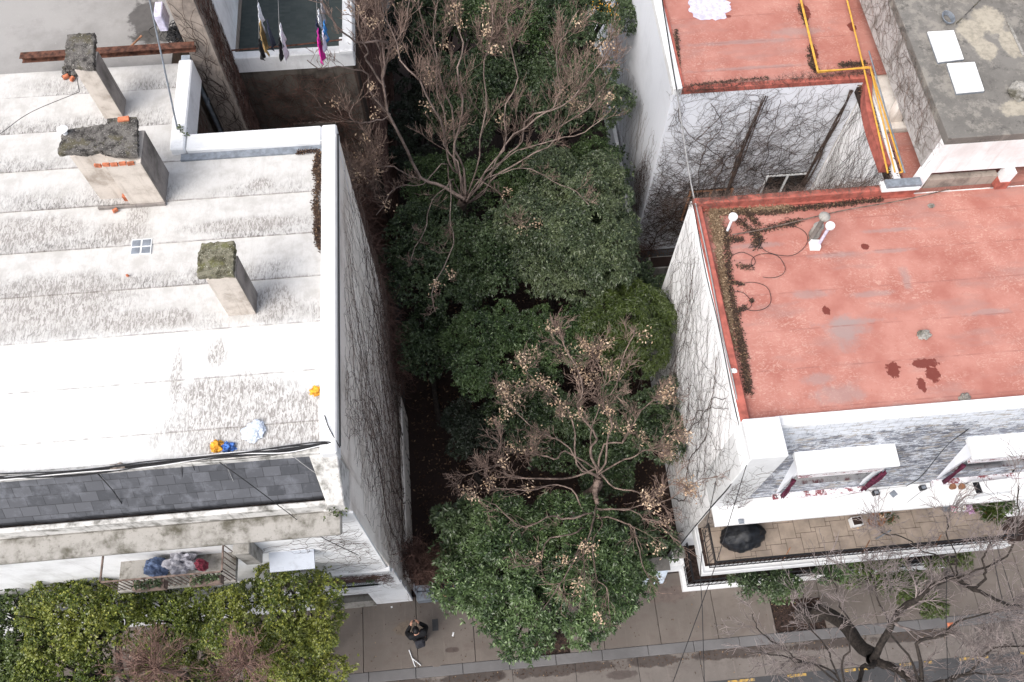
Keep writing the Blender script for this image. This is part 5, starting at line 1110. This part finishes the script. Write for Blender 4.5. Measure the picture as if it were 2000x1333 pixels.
for pl, r in [([(880, 330, 4.5), (862, 240, 7), (815, 150, 9), (765, 60, 10), (730, -40, 11)], .06), ([(890, 330, 4.5), (905, 210, 7), (905, 90, 9), (915, -30, 10.5)], .075),
          ([(900, 320, 4.4), (885, 220, 6.5), (850, 110, 8.5), (820, 20, 10), (805, -60, 11)], .06), ([(950, 330, 4.6), (985, 215, 7), (1000, 100, 9), (1005, -30, 11)], .05),
          ([(960, 335, 4.4), (1040, 240, 6.5), (1090, 110, 8.5), (1130, 20, 10)], .05), ([(960, 340, 4.2), (1020, 280, 5.2), (1080, 215, 7), (1150, 160, 8.5), (1190, 60, 9.5)], .06),
          ([(965, 345, 4.2), (1040, 300, 5), (1100, 245, 6), (1165, 190, 7.5), (1200, 120, 8.5)], .05), ([(1000, 300, 4.8), (1090, 270, 6), (1180, 230, 7.2)], .035),
          ([(900, 340, 4.4), (870, 290, 5.5), (855, 180, 7.5), (845, 60, 9.5), (860, -40, 11)], .045), ([(930, 320, 4.6), (950, 200, 7), (960, 80, 9.5), (975, -40, 11)], .045),
          ([(880, 350, 4), (850, 380, 4.2), (830, 450, 4.8), (800, 520, 5.2)], .028), ([(930, 350, 4), (985, 390, 4.4), (1010, 440, 5)], .022), ([(880, 345, 4.1), (880, 430, 4.8), (868, 520, 5.4), (850, 610, 5.6)], .03),
          ([(960, 345, 4.2), (1030, 330, 4.6), (1090, 360, 5), (1150, 400, 5.2)], .03), ([(870, 320, 4.4), (820, 360, 4.8), (760, 380, 5.6), (735, 420, 6)], .03)]:
    f_ = (len(L1)*.381) % 1.; A_ = hub*(1-f_*.55)+B*f_*.55+np.array([.05*math.sin(len(L1)), .05*math.cos(len(L1)*2), 0]); L1.append(dict(p=[A_]+PZ(*pl), r=(r*.62, .010), n=.7 if r > .04 else .5, l=1 if r > .04 else .6))
# the second stem left of it
S2 = at(820, 352, 5.2); L1 += [dict(p=[hub, at(860, 362, 5.0), S2, at(790, 290, 6.8), at(762, 225, 8.2), at(748, 150, 9.6), at(742, 60, 11.1), at(735, -40, 12.6)], r=(.06, .02), n=.55, s=5), dict(p=PZ((762, 225, 6.6), (720, 170, 7.6), (670, 130, 9), (600, 118, 10.3)), r=(.03, .01), n=.4, l=.6), dict(p=PZ((748, 150, 8), (700, 80, 10), (640, 30, 12), (600, -10, 13)), r=(.03, .01), n=.4, l=.6), dict(p=PZ((752, 170, 7.6), (720, 100, 9.5), (700, 20, 11.5)), r=(.03, .01), n=.5, l=.7), dict(p=PZ((748, 140, 8), (770, 80, 9.5), (800, 0, 11)), r=(.03, .01), n=.5, l=.7), dict(p=PZ((745, 110, 8.6), (705, 30, 10.5), (690, -40, 12)), r=(.028, .01), n=.5, l=.7), dict(p=PZ((762, 225, 6.6), (700, 240, 7.2), (690, 200, 8)), r=(.02, .008), n=.4), dict(p=[S2]+PZ((770, 330, 5), (730, 320, 5.8), (700, 350, 6.2)), r=(.025, .009))]
bare_tree('bare_tree', 'largest bare tree, leafless fan of brown branches with tan seed clusters behind the garden trees', Bg, L1, 'bark_warm', 19, 2, 1.3, 5, seedfrac=.010, seedn=34, up=.30, twigmat='twig_warm', minr=.0058, crook=.08, wig=.12)
# front bare tree
Hb = at(1168, 935, 4.6); Gb = np.array([Hb[0]-.1, Hb[1]+.1, 0.]); h2 = at(1165, 985, 4.4)
L2 = [dict(p=[Gb, Hb-[0, 0, 1.2], Hb], r=(.17, .12), tw=False), dict(p=[Hb, (Hb+h2)/2, h2], r=(.09, .06), tw=False)]
for pl, r, st in [([(1150, 870, 5.6), (1135, 800, 6.6), (1135, 720, 7.6), (1090, 640, 8.4)], .065, 0), ([(1120, 830, 5.8), (1075, 770, 6.8), (1020, 700, 7.8)], .045, 0), ([(1190, 870, 5.6), (1175, 790, 6.6), (1225, 690, 7.8), (1240, 640, 8.4)], .05, 0), ([(1210, 870, 5.4), (1250, 810, 6.2), (1300, 770, 7)], .045, 0),
              ([(1110, 870, 5.2), (1030, 820, 6), (990, 770, 6.6)], .04, 0), ([(1080, 900, 5), (1010, 880, 5.6), (960, 850, 6.2)], .045, 0), ([(1070, 935, 4.9), (980, 920, 5.4), (905, 930, 6)], .05, 0), ([(1240, 900, 5.2), (1285, 870, 6), (1310, 850, 6.6)], .04, 0),
              ([(1240, 960, 5), (1280, 970, 5.6), (1320, 940, 6.2)], .04, 0), ([(1180, 760, 6.6), (1160, 690, 7.6)], .03, 0),
              ([(1100, 1010, 5), (1020, 1030, 5.4), (950, 990, 5.8)], .05, 1), ([(1120, 1040, 5), (1060, 1090, 5.4), (1000, 1110, 5.8)], .045, 1), ([(1135, 1060, 5.1), (1100, 1130, 5.6), (1060, 1190, 5.8)], .045, 1), ([(1160, 1060, 5), (1165, 1130, 5.5), (1190, 1200, 5.8)], .035, 1),
              ([(1215, 1020, 5), (1250, 1070, 5.4), (1270, 1130, 5.7)], .04, 1), ([(1240, 1000, 5), (1285, 1020, 5.5), (1330, 1060, 5.9)], .035, 1), ([(1120, 960, 5), (1040, 960, 5.5), (960, 950, 5.9)], .04, 1), ([(1140, 1080, 5.2), (1120, 1160, 5.6)], .03, 1), ([(1250, 985, 5), (1330, 960, 6), (1400, 930, 7)], .025, 1)]:
    f_ = (len(L2)*.37) % 1.; A_ = (h2 if st else Hb)+((h2-Hb)*.6*f_ if st else (Hb-h2)*np.array([.5, .5, .2])*f_); L2.append(dict(p=[A_]+PL(*pl), r=(r*.62, .010), n=.55 if st else 1.))
bare_tree('bare_tree', 'front bare tree with dense tan seed clusters above the evergreens', Gb, L2, 'bark_cool', 13, 2, .80, 9, seedfrac=.018, seedn=34, up=.12, minr=.0055, crook=.13, twigmat='twig_warm')
# black trunked street tree, bottom right
b0 = at(1560, 1198, 0); S = lambda *a: at(*a)
L3 = [dict(p=[b0]+PL((1600, 1195, .8), (1640, 1215, 1.8), (1680, 1262, 2.8), (1705, 1290, 3.6)), r=(.21, .18), tw=False)]
fk = at(1705, 1290, 3.6)
for pl, r in [([(1730, 1240, 4.2), (1760, 1190, 4.8), (1830, 1135, 5.6), (1868, 1130, 6)], .10), ([(1760, 1310, 4.4), (1800, 1345, 5)], .12), ([(1700, 1300, 4), (1680, 1330, 4.4), (1650, 1345, 5)], .07)]:
    L3.append(dict(p=[fk]+PL(*pl), r=(r, r*.6), n=1.4))
fk2 = at(1868, 1130, 6)
for pl, r in [([(1920, 1160, 6.4), (1960, 1180, 6.8), (2030, 1175, 7.4)], .06), ([(1905, 1150, 6.3), (1920, 1100, 6.9), (1935, 1060, 7.4)], .04), ([(1860, 1080, 6.8), (1850, 1010, 7.6)], .02), ([(1800, 1080, 7), (1720, 1040, 7.8)], .02), ([(1950, 1100, 7), (1990, 1020, 7.8), (1990, 950, 8.4)], .025)]: L3.append(dict(p=[fk2]+PL(*pl), r=(r, .013), n=1.2))
fk3 = at(1800, 1345, 5)
for pl, r in [([(1790, 1260, 5.6), (1840, 1240, 6), (1880, 1210, 6.6), (1960, 1190, 7.4)], .05), ([(1900, 1310, 6), (2010, 1260, 7)], .05), ([(1740, 1240, 6), (1720, 1180, 6.8), (1700, 1120, 7.6)], .03), ([(1860, 1330, 6.2), (1990, 1320, 7)], .04)]: L3.append(dict(p=[fk3]+PL(*pl), r=(r, .013), n=1.5))
fk4 = at(1650, 1345, 5)
for pl, r in [([(1600, 1310, 5.6), (1530, 1285, 6.4), (1450, 1270, 7)], .03), ([(1560, 1290, 5.8), (1500, 1250, 6.6), (1470, 1200, 7.2)], .025), ([(1620, 1280, 6), (1580, 1220, 7), (1570, 1160, 7.6)], .025), ([(1660, 1260, 6.2), (1640, 1180, 7.2), (1610, 1100, 7.8)], .025)]: L3.append(dict(p=[fk4]+PL(*pl), r=(r, .010), n=1.0))
bare_tree('bare_tree', 'black trunked leaning bare street tree in the square pit, grey twigs', b0, L3, 'bark_dark', 9, 2, 1.1, 13, seedfrac=0, up=.10, twigmat='bark_grey', minr=.0062)
# twiggy bushes among the street trees
for (px, py, z, r_, lab, sd) in [(445, 1285, 7.9, 80, 'reddish bare twig crown at the bottom edge between yellow green trees', 3), (265, 1295, 7.7, 75, 'smaller bare twig crown left of the reddish one', 4)]:
    c = at(px, py, z); s_ = ppm(c); g = np.random.default_rng(sd); base = np.array([c[0], c[1]+.1, 0.]); o = thing('bare_tree', lab, 'tree', base, 'bare twig crowns by the street'); tw = Tubes(); tb = Tubes(); hb = c-[0, 0, 1.2]; tb.add([base, (base+hb)/2, hb], .09, .06)
    for i in range(46):
        d = unit(g.normal(size=3)+[0, 0, .6]); e = hb+d*np.array([r_/s_*1.1, r_/s_*1.1, 1.9])*g.uniform(.6, 1); P = smooth_path([hb, (hb+e)/2+g.normal(0, .06, 3), e], 6); tw.add(P, .017, .006); twigs_from(tw, P, .009, 1, g, .42, 8, .25, None, None, .2, .0045)
    tb.build('trunk', 'bark_warm', o, 6); tw.build('twigs', 'twig_pink', o, 3)

# ---------------------------------------------------------------- climbing vines
VN = dict(mat='vine')
vines('wall_vine', 'curling bare vines spread over the long white side wall of the red roof house', (XR, 5.5, 0), (0, 1, 0), (0, 0, 1), 7.0, 8.3, 240, 46, .13, (90, 22), .26, (.002, .005), seed=1, branch=.35)
vines('wall_vine', 'thick bare vines webbed over the front of the rear white house', (6.2, 16.33, .2), (1, 0, 0), (0, 0, 1), 5.6, 8.15, 520, 30, .11, (75, 60), .42, (.003, .008), seed=2, branch=.5)
vines('wall_vine', 'heavy vine stems at the garden corner of the rear white house', (6.2, 16.325, .2), (1, 0, 0), (0, 0, 1), 2.8, 6.5, 240, 30, .10, (90, 60), .45, (.004, .010), seed=21, branch=.5, mask=lambda s, t, g: t < 6.5-1.6*s+g.normal(0, .5))
for k, (x, l, r_) in enumerate([(8.9, 'thick dark vine trunk rising up the middle of the rear house front', .035), (11.75, 'thick vine trunk in the inner corner of the courtyard', .04)]):
    tb = Tubes(); g = np.random.default_rng(k)
    for i in range(5): tb.add(smooth_path([(x-.0-.3*k+g.normal(0, .05), 16.28, z+0.) for z in (.1, 1.8, 3.5, 5, 6.5, 8.1)], 20)+g.normal(0, .012, (20, 3)), r_, .012)
    tb.build('climbing_vine', 'vine', None, 5, **T(l, 'vine', 'vine trunks in the courtyard'))
vines('wall_vine', 'fine vines on the smooth side wall of the rear white house', (6.17, 16.4, 0), (0, 1, 0), (0, 0, 1), 9, 8.4, 110, 26, .13, (88, 12), .14, (.0025, .005), seed=3, mat='vine_light', branch=.3, mask=lambda s, t, g: t < 6.3-.35*s)
vines('wall_vine', 'dense vines at the corner end of the rear house side wall', (6.17, 16.36, 0), (0, 1, 0), (0, 0, 1), 2.2, 8, 150, 26, .11, (95, 30), .35, (.003, .008), seed=31, mask=lambda s, t, g: t < 7.2-2.6*s+g.normal(0, .3))
vines('wall_vine', 'pale dry vines over the dirty side beam of the roof room', (tx-.01, ty, 8.95), (0, 1, 0), (0, 0, 1), 9, 1.4, 170, 16, .10, (60, 60), .5, (.003, .006), seed=4, mat='vine_light')
vines('wall_vine', 'vertical bare vines on the courtyard wall under red coping', (11.61, 12.65, 0), (.06, 1, 0), (0, 0, 1), 3.7, 8.2, 190, 40, .13, (92, 12), .17, (.003, .008), seed=5)
vines('wall_vine', 'long curling vines over the beige side wall of the white roof building', (-2.40, 4.7, 0), (0, 1, 0), (-.0146, 0, 1), 8.2, 11.7, 230, 44, .14, (92, 26), .30, (.003, .008), seed=6, off=.05, mat='vine_light', mask=lambda s, t, g: t < 11.9 and (t < 10 or s > .8))
vines('wall_vine', 'thin vines across the white street facade, left building', (-6.2, 4.56, 4.9), (1, 0, 0), (0, 0, 1), 3.6, 5.2, 60, 24, .11, (50, 60), .4, (.003, .006), seed=7, roots=lambda g: (3.6-abs(g.normal(0, 1.2)), g.uniform(0, 4.6)))
vines('wall_vine', 'brown vine band above the slot window, left facade', (-5.6, 4.50, 2.3), (1, 0, 0), (0, 0, 1), 3.1, 2.6, 170, 22, .10, (10, 60), .45, (.004, .008), seed=8, mat='twig_brown', roots=lambda g: (g.uniform(0, 3.1), 2.3-abs(g.normal(0, .5))), mask=lambda s, t, g: not (1.25 < s < 2.55 and .65 < t < 1.65))
vines('wall_vine', 'vines climbing the front slope of the red roof house corner', (6.0, 5.40, 2.8), (1, 0, 0), (0, .0, 1), .9, 5.7, 60, 30, .12, (100, 20), .3, (.003, .007), seed=9)
vines('wall_vine', 'dense dark vine mat on the wall below the laundry terrace', (-5.4, 16.32, 0), (1, 0, 0), (0, 0, 1), 2.95, 10.1, 520, 34, .13, (90, 45), .4, (.005, .012), seed=10, mat='twig_brown')
vines('wall_vine', 'brown vine curtain on the garden side of the terrace building', (-2.42, 16.4, 0), (0, 1, 0), (0, 0, 1), 9, 10.3, 1100, 36, .13, (90, 30), .35, (.006, .014), seed=11, mat='twig_brown', off=.06)
vines('wall_vine', 'fine vines over the brown stair tower front', (-6.0, 15.29, 5), (1, 0, 0), (0, 0, 1), .58, 11, 160, 30, .12, (90, 35), .35, (.004, .010), seed=12)
vines('wall_vine', 'dark vines on the garden side of the stair tower', (-5.41, 15.3, 5), (0, 1, 0), (0, 0, 1), 1.1, 11, 260, 30, .12, (90, 30), .35, (.005, .012), seed=13, mat='twig_brown')
vines('wall_vine', 'brown vines inside the light well', (-6.21, 12.7, 2), (0, 1, 0), (0, 0, 1), 2.4, 9, 240, 30, .12, (90, 30), .35, (.005, .011), seed=14, mat='twig_brown')
def stems(lab, O, u, v, Wd, Ht, n, seed, mat='vine', x0=0): return vines('wall_vine', lab, O, u, v, Wd, Ht, n, 70, .13, (90, 10), .16, (.011, .020), seed=seed, mat=mat, roots=lambda g: (g.uniform(0, Wd), .05), branch=.22, sides=5, off=.03)
stems('few thick vine stems rising up the white side wall of the red roof house', (XR-.01, 5.6, 0), (0, 1, 0), (0, 0, 1), 6.6, 8.0, 7, 1)
stems('few thick vine stems rising up the beige side wall, left of the garden', (-2.38, 5.0, 0), (0, 1, 0), (-.0146, 0, 1), 7.8, 11.0, 9, 2, 'vine')
stems('thicker vine stems at the front of the rear white house', (6.3, 16.31, .2), (1, 0, 0), (0, 0, 1), 5.2, 7.8, 7, 3)
stems('thick vine stems on the courtyard wall', (11.59, 12.7, 0), (.06, 1, 0), (0, 0, 1), 3.4, 7.9, 4, 4)
# tangled dry vine bushes
def tangle(name, label, poly, n, wd_, mat, seed, l=.5, r=.007, cat='vine bush', droop=.2):
    g = np.random.default_rng(seed); P = smooth_path(PL(*poly), 50); tb = Tubes(); i = g.integers(0, 50, n)
    for q in P[i]+g.normal(0, 1, (n, 3))*np.array(wd_):
        d = unit(g.normal(size=3)); pts = [q]
        for _ in range(6): d = unit(d+g.normal(0, .45, 3)-[0, 0, droop]); pts.append(pts[-1]+d*l/6)
        tb.add(np.array(pts), r, r*.5)
    tb.build(name, mat, None, 3, **T(label, cat))
tangle('vine_bush', 'big brown tangle of dry vines bulging from the white roof building wall', [(692, 420, 5.5), (712, 480, 4.8), (735, 560, 4.2), (758, 650, 3.6), (775, 730, 3)], 3800, (.16, .28, .55), 'twig_brown', 1, .6)
tangle('vine_bush', 'brown dry vine heap over the gate corner at the pavement', [(790, 1075, 2.0), (805, 1100, 1.8), (835, 1110, 1.6), (850, 1100, 1.6)], 2000, (.22, .20, .28), 'twig_brown', 2, .55)
tangle('vine_bush', 'sparse dry vines above the slot window', [(640, 1095, 4.9), (700, 1085, 4.9), (755, 1085, 4.7)], 300, (.25, .08, .12), 'twig_brown', 3, .4)
tangle('vine_bush', 'low vine undergrowth at the courtyard corner of the rear house', [(1235, 490, .3), (1260, 470, .4), (1300, 440, .5)], 700, (.25, .2, .2), 'twig_brown', 5, .5)
tangle('vine_bush', 'dry creeper along the rear red coping', [(1350, 395, 8.6), (1450, 382, 8.65), (1600, 370, 8.65), (1720, 360, 8.65)], 900, (.2, .06, .02), 'vine_light', 6, .3, .004, droop=0)
tangle('vine_bush', 'dry creeper along the front edge of the rear red roof', [(1330, 178, 8.5), (1420, 168, 8.5), (1560, 155, 8.5), (1690, 142, 8.5)], 700, (.2, .05, .03), 'vine', 7, .3, .004, droop=.1)
# lower small plants
def sprig(x, y, z, n, lab, leaf='leaf_olive', sp=.15, L=.07):
    c = at(x, y, z); C = c+rng.normal(0, sp, (n, 3)); rosettes('creeper_leaves', C, unit(rng.normal(size=(n, 3))+[0, -.5, 1]), 4, L, L*.5, leaf, None, .9, **T(lab, 'plant', 'green sprigs on walls'))
sprig(352, 262, 11.95, 30, 'green sprig at the inner end of the light well parapet', sp=.07); sprig(656, 985, 10.6, 60, 'green moss plant on the cornice end', sp=.12); sprig(728, 1128, 4.1, 40, 'small green plant right of the slot window', 'leaf_mid', .07)
sprig(1212, 300, 2.5, 50, 'green shoot beside the smooth rear wall, upper one', 'leaf_mid', .16, .1); sprig(1222, 340, 2.5, 60, 'green shoot beside the smooth rear wall, lower one', 'leaf_mid', .16, .1)

# ---------------------------------------------------------------- cables
def cable(pts, lab, r=.012, mat='cable', sag=0, grp='overhead wires', n=24):
    P = smooth_path(PL(*pts), n)
    if sag: P[:, 2] -= sag*np.sin(np.linspace(0, np.pi, n))
    tb = Tubes(); tb.add(P, r); tb.build('cable', mat, None, 4, **T(lab, 'cable', grp))
g = np.random.default_rng(8)
tb = Tubes(); tbw = Tubes()
for i in range(13):
    o_ = g.normal(0, 3.5, 6); zz = ZL+.12; P = smooth_path(PL((-20, 932+o_[0], zz), (150, 922+o_[1], zz), (300, 907+o_[2], zz), (450, 890+o_[3], zz), (560, 878+o_[4], zz), (640, 868+o_[5]*.5, zz), (655, 880, zz-.2)), 40); P[:, 2] += .03*g.normal()
    (tbw if i % 5 == 0 else tb).add(P, g.uniform(.008, .016))
tb.build('cable_bundle', 'cable', None, 4, **T('bundle of black cables along the front edge of the white roof', 'cables'))
tbw.build('white_cables', 'whitecable', None, 4, **T('pale cables among the black bundle on the white roof edge', 'cables'))
cable([(660, 262, ZL+.2), (661, 420, ZL+.17), (662, 640, ZL+.17), (664, 872, ZL+.17)], 'black cable along the outer edge of the white side parapet', .02, grp='wall cables')
cable([(655, 262, ZL+.2), (672, 330, ZL-.6), (690, 420, ZL-2.2)], 'thin white cable dropping from the rear parapet corner', .008, 'whitecable', grp='wall cables')
cable([(628, 785, ZL+.05), (640, 830, ZL+.2), (664, 875, ZL+.1)], 'black cable looping over the parapet by the ochre leaf', .010, grp='wall cables')
cable([(190, 925, ZL-.1), (225, 965, ZL-.4), (250, 1010, 10.6), (268, 1080, 9.5)], 'black wire hanging down over the left slate and cornice', .010)
cable([(195, 925, ZL-.1), (235, 985, 11), (300, 1070, 10)], 'pale wire hanging beside the black one over the slate', .009, 'greycable')
cable([(412, 892, ZL), (480, 940, 11.6), (560, 1000, 10.9), (620, 1045, 9.5), (700, 1085, 7.5)], 'black wire sagging over the slate to the facade right end', .010)
cable([(355, 905, ZL), (357, 980, 10.9), (358, 1060, 9.6)], 'thin vertical black wire left of the middle slate', .006)
cable([(375, 905, ZL), (392, 960, 11), (390, 1050, 9.8)], 'thin curved black wire over the middle slate', .006)
cable([(440, 905, ZL), (460, 950, 11.2), (475, 990, 10.7)], 'short pale wire over the slate', .007, 'greycable')
cable([(570, 890, ZL), (610, 920, 11.5), (642, 938, 11.2)], 'pale straight wire near the slate right end', .009, 'greycable')
cable([(1290, -20, 8.65), (1312, 120, 8.62), (1322, 178, 8.6)], 'black cable along the rear red roof edge', .018, grp='wall cables')
cable([(1322, 178, 8.6), (1345, 330, 8.55), (1358, 400, 8.6)], 'cable spanning the courtyard between the two houses', .022, 'greycable', grp='wall cables')
cable([(1358, 395, 8.6), (1385, 520, 8.56), (1412, 660, 8.56), (1432, 745, 8.56), (1462, 890, 8.3)], 'cable running along the left red coping', .020, 'greycable', grp='wall cables')
cable([(1354, 400, 8.58), (1378, 530, 8.52), (1404, 640, 8.52), (1436, 800, 8.5), (1463, 895, 8.2)], 'thinner dark cable along the outer edge of the coping', .012, grp='wall cables')
cable([(1460, 895, 8.3), (1425, 950, 6.6), (1390, 990, 5), (1340, 1050, 2.4), (1318, 1080, 1.2)], 'dark cable down the front corner of the white wall', .02, grp='wall cables')
cable([(1462, 895, 8.3), (1430, 1000, 8.0), (1392, 1120, 7.6), (1310, 1345, 7)], 'thin wire crossing from wall corner to the street, leftward', .009)
cable([(1398, 940, 7.5), (1370, 1090, 7.2), (1372, 1200, 7), (1376, 1345, 6.8)], 'thin near vertical wire crossing the pavement', .009)
cable([(1885, 790, 8.4), (1898, 830, 7.6), (1850, 870, 7.3), (1800, 930, 6), (1770, 950, 4.7)], 'black wire looping down the slate between dormers', .012)
cable([(1770, 950, 4.66), (1690, 960, 4.66), (1620, 975, 4.66)], 'thin wire lying on the white ledge', .006, 'greycable', grp='wall cables')
cable([(1772, 982, 4.66), (1810, 955, 4.66), (1860, 940, 4.68)], 'thin curved wire on the ledge by the rusty pots', .006, 'greycable', grp='wall cables')
cable([(1850, 1100, 6), (1848, 1200, 6), (1852, 1345, 6)], 'dark wire over the right pavement, left one', .009); cable([(1935, 1060, 7), (1960, 1180, 7), (2000, 1300, 7)], 'dark wire over the right pavement, right one', .010); cable([(1945, 1060, 7), (1985, 1190, 7), (2015, 1290, 7)], 'dark wire over the right pavement, outermost', .009)
cable([(0, 262, ZL+.7), (60, 220, ZL+.8), (155, 180, ZL+.9)], 'thin wire from the left edge to the rear chimney', .008)
cable([(155, 180, ZL+.9), (150, 150, ZL+1.3)], 'short wire under the rear chimney cap', .008, n=3)
# balcony clutter
q = at(330, 1078, 9.0); crumple('white_cloth_bundle', (q[0], 4.38, 8.15), .34, .20, .34, 'c_sheet', 'white sheet bundle on the left balcony', 'cloth', 51, amp=.55)
q = at(285, 1088, 8.9); crumple('blue_cloth', (q[0], 4.35, 8.1), .25, .2, .4, 'c_bluegrey', 'blue grey cloth left of the white sheet on the balcony', 'cloth', 52, amp=.3)
for x, lab in ((290, 'planter box at the left of the balcony'), (400, 'pale framed planter box at the right of the balcony')):
    q = at(x, 1112, 8.9); o = thing('balcony_planter', lab, 'planter', (q[0], 4.0, 8.6), 'balcony planter boxes'); MB().box(q[0]-.32, q[0]+.32, 3.78, 3.96, 8.6, 8.84).build('box', 'vine_light', o); C = np.c_[rng.uniform(q[0]-.28, q[0]+.28, 50), rng.uniform(3.8, 3.95, 50), np.full(50, 8.87)]; rosettes('leaves', C, unit(rng.normal(size=(50, 3))*.5+[0, 0, 1]), 4, .08, .03, 'leaf_dark', o, .8)
q = at(392, 1078, 9); crumple('red_bundle', (q[0]-.2, 4.3, 8.2), .12, .12, .3, 'maroon', 'dark red cloth right of the white sheet', 'cloth', 53, amp=.3)
q = at(58, 1133, 6.5); crumple('orange_bag', q, .12, .09, .1, 'orange', 'small orange bag by the dark street tree, far left', 'bag', 54)
